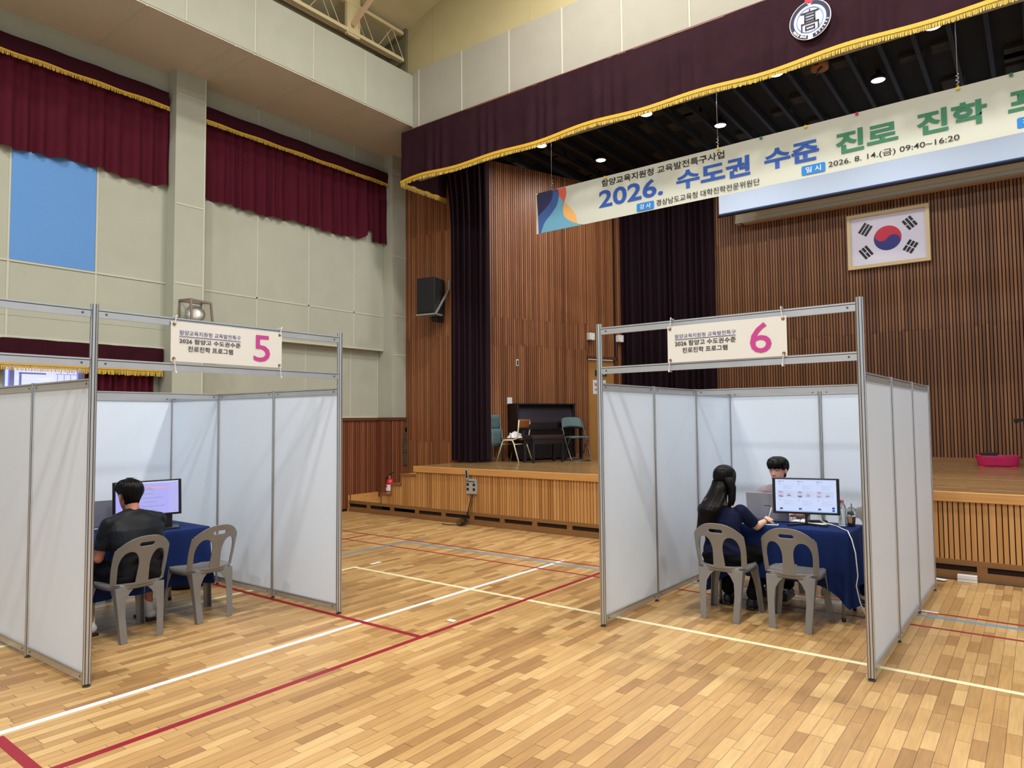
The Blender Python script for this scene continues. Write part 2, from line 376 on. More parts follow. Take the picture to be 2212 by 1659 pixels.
for z, q in ((.95, .10), (1.2, .12), (1.45, .09), (1.6, .06)): mb.box(-9.985, 9.7-q, z-.14, -9.975, 9.69, z+.1)
mb.build('water_stain', mat('water_stain_grey', (78, 72, 60), .9, noise_amt=.4, nscale=20), wn)
# lower window behind the curtain, daylight outside
mw = mat('window_daylight', (214, 222, 255), .6, emit=(206, 212, 255), estr=1.0)
wf = struct(MB().box(-10.62, 3.08, 1.95, -10.56, 4.03, 2.8).build('window_1', mw))
mb = MB()
for y in (3.08, 3.18, 3.98): mb.box(-10.56, y, 1.95, -10.50, y+.05, 2.8)
mb.box(-10.56, 3.08, 2.42, -10.5, 4.03, 2.45); mb.box(-10.56, 3.3, 1.95, -10.53, 3.32, 2.36); mb.box(-10.56, 3.3, 2.34, -10.53, 3.6, 2.36)
for k in range(4):
    for q in range(3): mb.box(-10.555, 3.74+q*.08+(k % 2)*.04, 2.02+k*.11, -10.55, 3.745+q*.08+(k % 2)*.04, 2.13+k*.11)
    mb.box(-10.555, 3.72, 2.02+k*.11, -10.55, 3.98, 2.026+k*.11)
mb.build('window_frame', mat('window_bars', (150, 156, 224), .5, emit=(150, 156, 220), estr=.25), wf)
# ---- soffit beam running along the left wall, header over the stage
mb = MB(); mb.box(-10.6, -9, 6.93, -8.75, 9.7, 7.86, 0); bm_ = struct(mb.build('beam_soffit', M_SOFFIT))
mb = MB()
mb.box(-8.752, -9, 6.95, -8.742, 8.64, 7.86, 0, 0)
mb.build('beam_panel', M_PANEL, bm_)
mb = MB()
for y in (1.5, 2.5, 3.5, 4.5, 5.5, 6.5, 7.54): mb.box(-8.742, y-.012, 6.95, -8.735, y+.012, 7.85); 
for y in (.5, 1.5, 2.5, 4.0, 5.21, 5.5, 6.5, 7.53): mb.box(-10.25, y-.01, 6.922, -8.75, y+.01, 6.93)
mb.build('seam_strip', M_SEAM, bm_)
mb = MB(); mb.box(-8.76, 8.65, 6.0, 6.2, 8.85, 7.93, 0); hd = struct(mb.build('wall_header', mat('header_panel', (160, 156, 143), .9, noise_amt=.03, nscale=3, bump=.15, bscale=250)))
mb = MB()
for k in range(14): mb.box(-8.60+k*1.012-.012, 8.642, 6.5, -8.60+k*1.012+.012, 8.65, 7.93)
mb.build('seam_strip', M_SEAM, hd)
uw = MB(); uw.prism([(-8.97, 7.93), (6.2, 7.93), (6.2, 8.75), (-2, 10.85), (-8.97, 8.84)], X_, Z_, (0, 8.72, 0), -.2)
for x in (-8.3, -6.2, -4.1): uw.box(x, 8.712, 7.95, x+.012, 8.72, 9.2)
struct(uw.build('wall_gable', M_UPWALL))
rf = MB(); rf.prism([(-10.2, 8.46), (-2, 10.85), (6.4, 8.5), (6.4, 8.7), (-2, 11.05), (-10.2, 8.66)], X_, Z_, (0, -9, 0), -17.8)
struct(rf.build('ceiling', M_CEIL))
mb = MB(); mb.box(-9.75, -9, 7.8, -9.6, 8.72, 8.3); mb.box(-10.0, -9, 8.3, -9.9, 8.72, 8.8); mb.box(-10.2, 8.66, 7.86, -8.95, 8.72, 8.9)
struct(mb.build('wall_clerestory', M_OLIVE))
MDK = mat('louvre_dark', (92, 86, 70), .7)
mb = MB()
for z in (8.38, 8.5, 8.62): mb.box(-9.9, -2, z, -9.82, 8.7, z+.05)
struct(mb.build('trim_1', MDK))
# steel lattice girder, column and brace
tr = thing('lattice_girder', 'cream steel lattice girder running above the soffit beam', 'girder', (-8.97, 0, 0))
mb = MB(); mb.bar((0, -3, 8.19), (0, 8.6, 8.19), .09, .06); mb.build('lower_chord', M_STEEL, tr)
mb = MB(); mb.bar((0, -3, 8.69), (0, 8.6, 8.69), .07, .06); mb.build('upper_chord', M_STEEL, tr)
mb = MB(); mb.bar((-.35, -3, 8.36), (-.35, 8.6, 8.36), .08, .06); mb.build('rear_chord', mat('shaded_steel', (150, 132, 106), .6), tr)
y = 8.62
k = 0
while y > 3.5:
    mb = MB(); mb.tube([(.02, y, 8.2), (.02, y-.28, 8.68)], .0065, 6); mb.tube([(.02, y-.28, 8.68), (.02, y-.62, 8.2)], .0065, 6)
    mb.tube([(-.1, y-.05, 8.2), (-.1, y-.33, 8.68)], .007, 6); mb.build('diagonal_rod', M_STEEL, tr)
    y -= .74 if k != 0 else .70; k += 1
gc = thing('steel_column', 'cream steel roof column with a diagonal brace above the soffit', 'column', (-8.97, 7.44, 8.12))
mb = MB(); mb.box(-.02, -.13, 0, .03, .14, 1.0); mb.box(.03, -.13, 0, .05, -.11, 1.0); mb.box(.03, .12, 0, .05, .14, 1.0)
mb.build('web_plate', M_STEEL, gc, bevel=.003)
mb = MB(); mb.bar((.06, -.02, .18), (1.6, .1, 1.3), .05, .07); mb.build('brace', mat('primed_steel', (214, 184, 150), .5), gc)
pb = MB(); pb.bar((-8.3, 6.3, 9.0), (-8.05, 8.35, 9.0), .07, .05); tag(pb.build('roof_bracing_bar', M_STEEL), 'short cream steel bar under the roof near the gable wall', 'steel bar')
# ---- stage: speaker wall, splayed wall, rear wall
YW = 9.7; YB = 13.6
def wood_wall(name, org, d, n, length, z0, z1, joints, m=M_SLAT):
    mb = MB(); slats(mb, org, d, n, length, z0, z1, joints=joints)
    o = struct(mb.build(name, m))
    b = MB(); b.obox(Vector(org)+d*(length/2)-n*.05+Z_*((z0+z1)/2), d, n, Z_, length, .1, z1-z0); b.build('wall_backing', M_SLATBACK, o)
    return o
sw = wood_wall('wall_speaker', (-10.02, YW, 0), X_, -Y_, 1.36, .0, 6.93, (1.28, 3.28, 5.3))
MB().box(-8.66, YW-.02, .9, -8.63, YW+.1, 6.9).build('edge_trim', M_TRIMB, sw)
A = V(-8.36, 10.3, 0); dS = V(.3304, .9438, 0).normalized(); nS = V(dS.y, -dS.x, 0)
SL = 3.53
def sp(s, n_=0, z=0): return A+dS*s+nS*n_+Z_*z
mb = MB(); slats(mb, sp(0), dS, nS, 2.42, ZS+.06, 6.72, joints=(3.13, 3.66)); slats(mb, sp(2.42), dS, nS, .72, 3.0, 6.72); slats(mb, sp(3.22), dS, nS, .31, ZS+.06, 6.72)
ws = struct(mb.build('wall_splayed', M_SLAT))
b = MB(); b.obox(sp(1.21, -.05, 3.8), dS, nS, Z_, 2.42, .1, 5.85); b.obox(sp(2.8, -.05, 4.86), dS, nS, Z_, .84, .1, 3.74); b.obox(sp(3.37, -.05, 3.8), dS, nS, Z_, .31, .1, 5.85); b.build('wall_backing', M_SLATBACK, ws)
MB().obox(sp(1.21, .02, ZS+.04), dS, nS, Z_, 2.42, .03, .08).build('baseboard', M_VENTWOOD, ws)
M_SLATR = mat('dimmed_stained_slats', (118, 76, 48), .42, noise_amt=.16, nscale=1, stretch=(40, 40, 1.6), attr=[(98, 62, 40), (116, 75, 46), (126, 84, 52), (140, 95, 60)])  # same stain as the side slats; the rear's weaker light is in the colour
rw = wood_wall('wall_stage_rear', (-5.15, YB, 0), X_, -Y_, 9.6, ZS+.08, 6.72, (3.15, 5.1), M_SLATR)
MB().box(-5.15, YB-.035, ZS, 4.4, YB, ZS+.1).build('baseboard', M_VENTWOOD, rw)
mb = MB(); slats(mb, (-5.15, YB+.02, 0), V(-.35, .94, 0).normalized(), V(-.94, -.35, 0), .5, ZS, 6.72); 
# voids behind the curtains
mb.v = []; mb.f = []; mb.r = []; mb.m = []
mb.box(-7.6, YB+.5, ZS, -4.9, YB+.6, 6.8); mb.box(-9.6, 10.5, 0, -8.6, 10.6, 6.9); mb.box(-5.15, YB+.1, ZS, -5.05, YB+.6, 6.8)
struct(mb.build('wall_wing', M_DARK))
# door in the splayed wall
dr = MB(); dr.obox(sp(2.82, -.05, ZS+1.02), dS, nS, Z_, .8, .04, 2.04); dr = struct(dr.build('door_1', M_DOOR))
mb = MB(); mb.obox(sp(2.82, .01, ZS+2.08), dS, nS, Z_, .86, .06, .06); mb.obox(sp(3.2, 0, ZS+1.05), dS, nS, Z_, .06, .08, 2.1); mb.build('door_frame', M_TRIMB, dr)
sg = MB(); sg.obox(sp(2.80, -.02, 2.66), dS, nS, Z_, .32, .012, .12); sg = tag(sg.build('door_sign', flat('sign_green', 20, 62, 46)), 'small dark green room sign on the stage door', 'sign')
text('방 송 실', -.1, -.035, .1, .035, M_WHITE, sp(2.80, -.02, 2.66)+nS*.007, dS, Z_, .03, parent=sg)
nt_ = MB(); nt_.obox(sp(2.76, -.026, 2.36), dS, nS, Z_, .36, .004, .30); nt_ = tag(nt_.build('paper_notice', M_PAPER), 'white paper notice taped to the stage door below the green sign', 'notice')
text('방송실', -.14, .02, .14, .09, flat('notice_red', 150, 40, 60), sp(2.76, -.026, 2.36)+nS*.003, dS, Z_, .02, parent=nt_)
text('관계자 외 출입금지', -.14, -.08, .14, -.03, flat('notice_ink', 60, 50, 80), sp(2.76, -.026, 2.36)+nS*.003, dS, Z_, .01, parent=nt_)
# ---- stage platform
st = MB(); st.box(-8.66, 8.60, ZS-.04, 4.7, 14.3, ZS, 0); st = struct(st.build('floor_stage', M_STAGEFLOOR))
MB().box(-8.66, 8.55, ZS-.1, 4.7, 8.62, ZS+.001).build('nosing', M_SLIP, st, bevel=.006)
MB().box(-8.66, 8.6, ZS-.1, -8.62, 9.68, ZS-.001).build('nosing', M_SLIP, st)
mb = MB(); slats(mb, (-8.62, 8.6, 0), X_, -Y_, 13.2, .2, ZS-.1, pitch=.050, wid=.040, dep=.018, irregular=True); sf = struct(mb.build('wall_stage_front', M_SFRONT))
MB().box(-8.62, 8.6, 0, 4.6, 8.7, .8).build('wall_backing', M_SLATBACK, sf)
mb = MB(); mb.box(-10.5, 8.575, .15, 4.6, 8.61, .205); mb.box(-10.5, 8.575, 0, 4.6, 8.61, .09)
x = -10.5
while x < 4.6: mb.box(x, 8.576, .09, x+.09, 8.61, .15); x += .62
mb.build('vent_rail', M_VENTWOOD, sf)
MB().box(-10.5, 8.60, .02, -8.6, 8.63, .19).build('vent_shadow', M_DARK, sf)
# steps up to the stage, set behind a stepped slatted cheek
sa = thing('stage_steps', 'wooden steps climbing to the stage beside the fire extinguisher', 'steps', (0, 0, 0)); sa['kind'] = 'structure'
TR = ((-8.98, -8.62, .75), (-9.23, -8.98, .57), (-9.49, -9.23, .385))
for (x0, x1, z) in TR:
    mb = MB(); mb.box(x0, 8.66, z-.04, x1+.02, 9.66, z); mb.box(x0, 8.68, z-.19, x0+.02, 9.66, z-.04); mb.build('tread', M_SLIP, sa)
    mb = MB(); slats(mb, (x0, 8.60, 0), X_, -Y_, x1-x0, .2, z-.03, pitch=.052, wid=.045, dep=.012, irregular=True); mb.build('cheek_slat', M_SFRONT, sa)
    mb = MB(); mb.box(x0-.02, 8.575, z-.03, x1+.0, 8.66, z+.003); mb.box(x0-.02, 8.575, z-.185, x0+.005, 8.66, z-.03); mb.build('cheek_cap', M_VENTWOOD, sa)
    MB().box(x0, 8.60, .1, x1, 8.66, z-.03).build('cheek_back', M_SLATBACK, sa)
mb = MB(); mb.box(-10.42, 8.60, .15, -9.49, 9.68, .2); mb.build('landing', M_SLIP, sa)
mb = MB(); mb.box(-10.44, 8.57, 0, -10.38, 8.62, .30); mb.box(-10.44, 8.6, .2, -10.38, 9.68, .30); mb.box(-9.49, 9.6, .2, -9.4, 9.68, .3); mb.build('skirting', M_SLIP, sa)
# ---- black stage ceiling with joists
sc_ = struct(MB().box(-9.0, 8.86, 6.86, 5.0, 14.0, 6.95).build('ceiling_stage', M_BLACKCEIL))
mb = MB(); x = -8.8
while x < 4.6: mb.box(x, 8.9, 6.72, x+.055, 13.7, 6.86); x += .40
mb.build('joist', M_JOIST, sc_)
mb = MB()
for k in range(60):
    x = -8.7+.4*random.randint(0, 32)+.07; y = random.uniform(9.3, 13); mb.box(x, y, 6.80, x+.3, y+random.uniform(.15, .5), 6.855)
mb.build('ceiling_board', mat('bare_ceiling_board', (44, 39, 34), .9, noise_amt=.3, nscale=9), sc_)
for i, (x, y, z) in enumerate(((-6.62, 11.62, 6.7), (-4.2, 11.5, 6.7), (-1.75, 11.4, 6.7), (.7, 11.4, 6.7), (-7.0, 10.15, 6.62), (-4.9, 10.1, 6.6), (-2.84, 10.05, 6.6), (-.9, 10.0, 6.58))):
    row = 'rear' if i < 4 else 'front'; nm = ('first', 'second', 'third', 'fourth')[i % 4]
    t = thing('stage_downlight', f'{nm} round white downlight in the {row} row counted from the steps side', 'light', (x, y, z), 0, 'stage ceiling downlights')
    MB().lathe([(.10, .06), (.105, .0), (.095, -.005), (.09, .01)], n=20).build('housing', M_BLACK, t, smooth=True)
    MB().lathe([(.00005, .0), (.09, .0), (.09, .004)], n=20).build('lens', M_LIT, t)
    MB().tube([(0, 0, .05), (0, 0, 6.93-z)], .03, 8).build('stem', M_BLACK, t)
    lp = lamp(x, y, z-.03, 32, .16, (1, .96, .92), 'downlight_beam'); lp.parent = None
t = thing('ceiling_speaker', 'round amber ceiling speaker among the black joists', 'speaker', (-2.36, 10.51, 6.7))
MB().lathe([(.12, .1), (.12, 0), (.10, -.01), (.001, -.01)], n=20).build('cone', flat('amber_cone', 150, 96, 50), t, smooth=True)
MB().tube([(-.06, .08, -.02), (-.02, .02, -.03), (-.01, -.04, -.03), (.05, -.1, -.02)], .014, 8).build('grip_bar', M_BLACK, t)
# ================================================================== DRAPERY
def drape(org, d, n, length, ztop, hem, folds, amp, name, m, parent=None, nu=None, nv=14, seed=0, top_amp=.35, sway=None, gather=None):
    rs = random.Random(seed); ph = [rs.uniform(0, 6.28) for _ in range(6)]; org = Vector(org)
    nu = nu or int(folds*10)
    def fn(u, v):
        uu = u+.012*math.sin(u*folds*1.7+ph[0])
        s = length*u
        zb = hem(u); z = ztop+(zb-ztop)*v
        a = amp*(top_amp+(1-top_amp)*v)
        f = math.sin(2*PI*folds*uu+ph[1]+.6*math.sin(3*uu*6+ph[2]))
        f = (abs(f)**.7)*(1 if f > 0 else -1)
        off = a*f+a*.4*math.sin(2*PI*folds*.43*uu+ph[3])+.006*math.sin(v*9+u*30)
        if sway: ds, dn = sway(u, v); s += ds; off += dn
        if gather: s = gather(u, v)*length
        return org+d*s+n*off+Z_*z
    return MB().grid(fn, nu, nv).build(name, m, parent, smooth=True, fix=False)
def fringe(org, d, n, length, zf, h, m, name, parent, pitch=.016):
    mb = MB(); s = 0; org = Vector(org)
    while s < length:
        z = zf(s/length); l = h*random.uniform(.86, 1.05); sk = random.uniform(-.006, .006)
        mb.add([org+d*s+Z_*z+n*.004, org+d*(s+pitch*.8)+Z_*z+n*.004, org+d*(s+pitch*.7+sk)+Z_*(z-l)+n*random.uniform(0, .01), org+d*(s+pitch*.1+sk)+Z_*(z-l)+n*random.uniform(0, .01)], [(0, 1, 2, 3)])
        s += pitch
    return mb.build(name, m, parent, fix=False)
def braid(org, d, n, length, zf, h, m, name, parent, nu=80):
    org = Vector(org)
    return MB().grid(lambda u, v: org+d*(length*u)+n*.008+Z_*(zf(u)+h*(1-v)), nu, 1).build(name, m, parent, fix=False, solid=.006)
va = thing('stage_valance', 'long dark plum velvet valance with gold fringe above the stage opening', 'valance', (0, 0, 0))
hz = lambda u: 5.885+.018*math.sin(u*51)+.012*math.sin(u*23+1)-.02*math.exp(-u*60)
drape((-8.88, 8.50, 0), X_, -Y_, 13.8, 6.80, lambda u: hz(u)+.02, 46, .022, 'velvet', M_VAL, va, nu=520, nv=6, seed=3, top_amp=.1)
braid((-8.88, 8.475, 0), X_, -Y_, 13.8, hz, .045, M_GOLD, 'braid', va, 200); fringe((-8.88, 8.475, 0), X_, -Y_, 13.8, hz, .062, M_GOLDF, 'fringe', va, .014)
drape((-8.88, 8.50, 0), Y_, -X_, 1.17, 6.80, lambda u: 5.9, 4, .012, 'return_velvet', M_VAL, va, nv=4, seed=4)
braid((-8.875, 8.48, 0), Y_, -X_, 1.19, lambda u: 5.87, .045, M_GOLD, 'braid', va, 4); fringe((-8.875, 8.48, 0), Y_, -X_, 1.19, lambda u: 5.87, .062, M_GOLDF, 'fringe', va)
MB().box(-8.88, 8.5, 6.79, 4.9, 8.66, 6.815).build('pelmet_board', M_TRIMB, va)
# emblem on the valance
em = thing('school_emblem', 'round navy and white school emblem pinned on the valance', 'emblem', (-1.99, 8.455, 6.355))
EW = flat('emblem_white', 222, 216, 222); EN = flat('emblem_navy', 30, 40, 66); EB = flat('emblem_blue', 112, 146, 196)
MB().lathe([(.001, .012), (.232, .012), (.232, .02)], axis='y', n=48).build('disc', EW, em)
def ring(r0, r1, a0, a1, m, nm, y=.008, n=40):
    mb = MB(); pts = [(r1*math.cos(a0+(a1-a0)*i/n), r1*math.sin(a0+(a1-a0)*i/n)) for i in range(n+1)]; q = [(r0*math.cos(a0+(a1-a0)*i/n), r0*math.sin(a0+(a1-a0)*i/n)) for i in range(n+1)]
    for i in range(n): mb.add([(pts[i][0], y, pts[i][1]), (pts[i+1][0], y, pts[i+1][1]), (q[i+1][0], y, q[i+1][1]), (q[i][0], y, q[i][1])], [(0, 1, 2, 3)])
    return mb.build(nm, m, em, fix=False, solid=.003)
ring(.182, .222, math.radians(-82), math.radians(262), EN, 'outer_ring'); ring(.142, .153, 0, 2*PI, EB, 'inner_ring')
g = MB()
for (x0, x1, z0, z1) in ((-.10, .10, .085, .1), (-.008, .008, .1, .125), (-.062, -.047, -.03, .09), (.047, .062, -.03, .09), (-.047, .047, .055, .068), (-.047, .047, .02, .033), (-.062, .062, -.015, 0), (-.1, .1, -.042, -.028), (-.1, -.086, -.125, -.03), (.086, .1, -.125, -.03), (-.055, .055, -.078, -.065), (-.055, .055, -.118, -.105), (-.055, -.042, -.118, -.065), (.042, .055, -.118, -.065)):
    g.box(x0, .004, z0, x1, .01, z1)
g.build('character', EN, em)
def arc_text(body, r, a0, a1, size, parent):
    n = len(body)
    for i, ch in enumerate(body):
        if ch == ' ': continue
        a = a0+(a1-a0)*(i+.5)/n; ux = V(-math.sin(a), 0, math.cos(a)); uz = V(-math.cos(a), 0, -math.sin(a))
        text(ch, -size*.33, -size/2, size*.33, size/2, EW, V(r*math.cos(a), .0045, r*math.sin(a)), ux, uz, .04, parent=parent)
arc_text('SINCE 1965', .202, math.radians(205), math.radians(258), .026, em); arc_text('함양고등학교', .202, math.radians(284), math.radians(350), .026, em)
mb = MB(); mb.lathe([(.001, .006), (.05, .006), (.05, .012)], axis='y', n=24, c=(.0, 0, .245)); mb.build('red_badge', flat('badge_red', 206, 44, 66), em)
mb = MB(); mb.add([(-.03, .006, .205), (.03, .006, .205), (.0, .006, .165)], [(0, 1, 2)]); mb.build('badge_tip', EW, em, fix=False)
# tall stage curtains
def lc_g(u, v): return u
c1 = thing('stage_curtain', 'tall dark plum curtain gathered where the speaker wall ends', 'curtain', (0, 0, 0))
cd = V(.66, .34, 0).normalized()
def swy(u, v):
    k = max(0, (1-v)); return ((1-u)*(-.14)*math.exp(-((v-.0)/.14)**2), 0)
drape((-8.70, 9.58, 0), cd, V(cd.y, -cd.x, 0), .74, 6.85, lambda u: ZS+.03+.03*math.sin(u*9), 7, .05, 'cloth', M_PURPLE, c1, nu=110, nv=24, seed=5, top_amp=.8, sway=swy)
c2 = thing('stage_curtain', 'wide dark plum curtain hanging between the stage door and the rear slats', 'curtain', (0, 0, 0))
drape((-7.3, 13.52, 0), X_, -Y_, 2.18, 6.85, lambda u: ZS+.03, 15, .06, 'cloth', M_PURPLE, c2, nu=220, nv=6, seed=6, top_amp=.9)
# window curtains on the left wall
def wcurt(y0, y1, ztop, zb, zh, lab, hemf=None, m1=M_MAROOND, m2=M_MAROON, x=-10.1, seed=1, cl0=0, folds=22, swayf=None):
    t = thing('window_curtain', lab, 'curtain', (0, 0, 0)); L = y1-y0
    drape((x, y0, 0), Y_, X_, L, ztop, lambda u: zb+.01, 5, .01, 'valance', m1, t, nv=3, nu=60, seed=seed)
    braid((x+.006, y0, 0), Y_, X_, L, lambda u: zb+.005+.006*math.sin(u*30), .022, M_GOLD, 'braid', t); fringe((x+.008, y0, 0), Y_, X_, L, lambda u: zb+.010, .055, M_GOLDF, 'fringe', t)
    drape((x-.08, y0+cl0, 0), Y_, X_, L+.1-cl0, ztop-.05, hemf or (lambda u: zh+.02*math.sin(u*13)+.012*math.sin(u*47)), folds, .042, 'cloth', m2, t, seed=seed+10, nu=folds*14, nv=16, sway=swayf)
    return t
wcurt(1.9, 4.96, 6.57, 6.33, 5.18, 'maroon curtain with gold fringe above the blue wall panel', seed=2, folds=14)
def hem2(u):
    z = 5.14+.015*math.sin(u*17)+.01*math.sin(u*61)
    if .80 < u < .885: z += .27*((u-.80)/.085)**2.2
    elif u >= .885: z += .02
    return z
wcurt(5.49, 9.30, 6.57, 6.33, 5.14, 'maroon curtain with gold fringe and one tucked-up corner next to the stage', hemf=hem2, seed=8, folds=20)
tl = thing('window_curtain', 'maroon curtain with gold fringe over the low window behind booth five', 'curtain')
drape((-10.22, 1.9, 0), Y_, X_, 3.1, 2.77, lambda u: 2.43, 9, .02, 'valance', M_MAROOND, tl, nu=90, nv=4, seed=21, top_amp=.6)
braid((-10.2, 1.9, 0), Y_, X_, 3.08, lambda u: 2.43, .02, M_GOLD, 'braid', tl); fringe((-10.2, 1.9, 0), Y_, X_, 3.08, lambda u: 2.43, .075, M_GOLDF, 'fringe', tl)
drape((-10.3, 3.97, 0), Y_, X_, .92, 2.7, lambda u: 1.7, 9, .035, 'cloth', M_MAROON, tl, nu=100, nv=6, seed=22, top_amp=.9)
for y in (4.975, 9.36):
    MB().box(-10.24, y, 5.3, -10.20, y+.03, 5.9).build('window_2' if y < 6 else 'window_3', mat('window_sliver', (220, 228, 255), .5, emit=(220, 228, 255), estr=1.0))['kind'] = 'structure'
# ================================================================== BANNER, SCREEN, FLAG
bn = thing('stage_banner', 'long cream event banner with blue and green lettering hung over the stage', 'banner', (0, 9.0, 0))
def bq(u, v): return V(-6.318+.046*0+8.6*u, .002*math.sin(u*40)+.0015*math.sin(v*5+u*9), 5.305-.66*v+.035*u)
MB().grid(lambda u, v: bq(u, v), 120, 6).build('banner_sheet', M_BANNER, bn, smooth=True, fix=False)
BO = (0, -.016, 0)
def bpoly(pts, m, nm, y=-.0055):
    # smooth closed outline
    n = len(pts); mb = MB(); base = [V(p[0], y, p[1]) for p in pts]
    mb.add(base, [list(range(n))]); return mb.build(nm, m, bn, fix=False)
B_BLUE = flat('print_blue', 40, 84, 170); B_GREEN = flat('print_green', 56, 124, 92); B_INK = flat('print_ink', 28, 26, 26); B_SKY = flat('print_sky', 34, 124, 200)
bpoly([(-6.307, 5.304), (-6.002, 5.302), (-5.992, 5.222), (-6.018, 5.15), (-6.062, 5.091), (-6.157, 5.012), (-6.23, 4.97), (-6.285, 4.926)], flat('print_navy', 46, 48, 88), 'navy_wave')
bpoly([(-6.002, 5.302), (-5.91, 5.295), (-5.89, 5.25), (-5.883, 5.175), (-5.9, 5.10), (-5.927, 5.028), (-6.043, 4.906), (-6.131, 4.838), (-6.175, 4.78), (-6.197, 4.728), (-6.235, 4.648), (-6.276, 4.648), (-6.285, 4.926), (-6.23, 4.97), (-6.157, 5.012), (-6.062, 5.091), (-6.018, 5.15), (-5.992, 5.222)], flat('print_blue_wave', 60, 92, 156), 'blue_wave')
bpoly([(-5.883, 5.19), (-5.862, 5.159), (-5.793, 5.068), (-5.809, 5.02), (-5.812, 4.969), (-5.803, 4.873), (-5.77, 4.82), (-5.721, 4.775), (-5.612, 4.708), (-5.52, 4.67), (-5.43, 4.65), (-6.235, 4.648), (-6.197, 4.728), (-6.175, 4.78), (-6.131, 4.838), (-6.043, 4.906), (-5.927, 5.028), (-5.9, 5.10)], flat('print_teal', 104, 164, 190), 'teal_wave')
bpoly([(-5.91, 5.295), (-5.758, 5.298), (-5.75, 5.23), (-5.753, 5.172), (-5.77, 5.12), (-5.792, 5.062), (-5.862, 5.159), (-5.883, 5.19)], flat('print_coral', 214, 96, 74), 'coral_wave')
bpoly([(-5.79, 5.06), (-5.71, 4.99), (-5.637, 4.913), (-5.59, 4.85), (-5.57, 4.794), (-5.552, 4.69), (-5.612, 4.708), (-5.721, 4.775), (-5.77, 4.82), (-5.803, 4.873), (-5.812, 4.969)], flat('print_orange', 226, 172, 104), 'orange_wave')
bt = lambda s, x0, z0, x1, z1, m, b=0, nm='lettering', off=0: text(s, x0, z0, x1, z1, m, (0, -.0065-off*.5, 0), X_, Z_, b, nm, bn, 0)
bt('함양교육지원청 교육발전특구사업', -5.117, 5.157, -3.241, 5.262, B_INK, .012)
bt('2026.', -5.166, 4.842, -4.13, 5.106, B_BLUE, .022)
bt('수도권', -3.928, 4.855, -2.903, 5.125, B_BLUE, .034)
bt('수준', -2.72, 4.86, -2.057, 5.125, B_BLUE, .034)
bt('진로', -1.865, 4.866, -1.195, 5.134, B_GREEN, .034); bt('진학', -1.008, 4.868, -.344, 5.140, B_GREEN, .034); bt('프로그램', -.16, 4.875, 1.25, 5.150, B_GREEN, .034)
bt('경상남도교육청 대학진학전문위원단', -4.237, 4.697, -2.784, 4.785, B_INK, .006)
bt('2026. 8. 14.(금) 09:40~16:20', -1.955, 4.715, -.603, 4.806, B_INK, .004)
for (x0, x1, s) in ((-4.543, -4.272, '강 사'), (-2.267, -1.99, '일 시'), (-.088, .19, '장 소')):
    r = .012; z0, z1 = 4.672+(.025 if x0 > -3 else 0)+(.02 if x0 > -1 else 0), 4.788+(.025 if x0 > -3 else 0)+(.02 if x0 > -1 else 0)
    bpoly([(x0+r, z0), (x1-r, z0), (x1, z0+r), (x1, z1-r), (x1-r, z1), (x0+r, z1), (x0, z1-r), (x0, z0+r)], B_SKY, 'caption_box')
    bt(s, x0+.05, z0+.022, x1-.05, z1-.022, M_WHITE, .012, off=.003)
mp_ = (flat('pin_yellow', 232, 200, 60), flat('pin_red', 190, 40, 80), flat('pin_green', 40, 120, 80))
for i, x in enumerate((-6.29, -5.93, -5.05, -3.32, -2.75, -2.2, -1.62, -.6, -.12)):
    MB().lathe([(.018, -.03), (.018, -.016), (.008, -.014)], c=(x, 0, 5.285+.004*(x+6.3)), axis='y', n=10).build('pin', mp_[(0, 1, 0, 0, 2, 0, 1, 0, 2)[i]], bn)
for x in (-6.02, -3.33, -.60):
    mb = MB(); zt_ = 5.30+.004*(x+6.3); mb.tube([(x, 0, 6.75), (x, 0, zt_+.16)], .004, 6)
    pts = [(x+.012*math.cos(k*1.4), .012*math.sin(k*1.4), zt_+.16-.011*k) for k in range(16)]; mb.tube(pts, .006, 6); mb.build('hanging_wire', M_CHROME, bn, smooth=True)
ps = thing('projection_screen', 'white roll-down projection screen with a black bottom bar behind the banner', 'screen', (0, 13.0, 0))
MB().box(-4.81, -.006, 5.60, .75, 0, 6.70).build('screen_sheet', M_SCREEN, ps)
MB().box(-4.81, -.012, 5.585, .75, .005, 5.615).build('bar_edge', flat('bar_edge', 60, 78, 130), ps)
mb = MB(); mb.tube([(-4.83, 0, 5.57), (.77, 0, 5.57)], .026, 10); mb.build('weight_bar', M_BLACKM, ps, smooth=True)
bd = thing('screen_casing', 'long pale screen casing fixed to the rear slats under the white screen', 'casing', (0, 13.45, 0))
MB().box(-4.65, -.02, 5.56, .7, .14, 5.9).build('fascia', M_BOARD, bd); MB().box(-4.65, -.04, 5.49, .7, .14, 5.56).build('bottom_ledge', flat('casing_light', 196, 196, 188), bd)
MB().box(-4.5, -.07, 5.463, .7, .1, 5.478).build('lower_rail', flat('casing_rail', 190, 160, 130), bd); MB().box(-4.55, -.03, 5.478, .7, .1, 5.49).build('shadow_groove', M_TRIMB, bd)
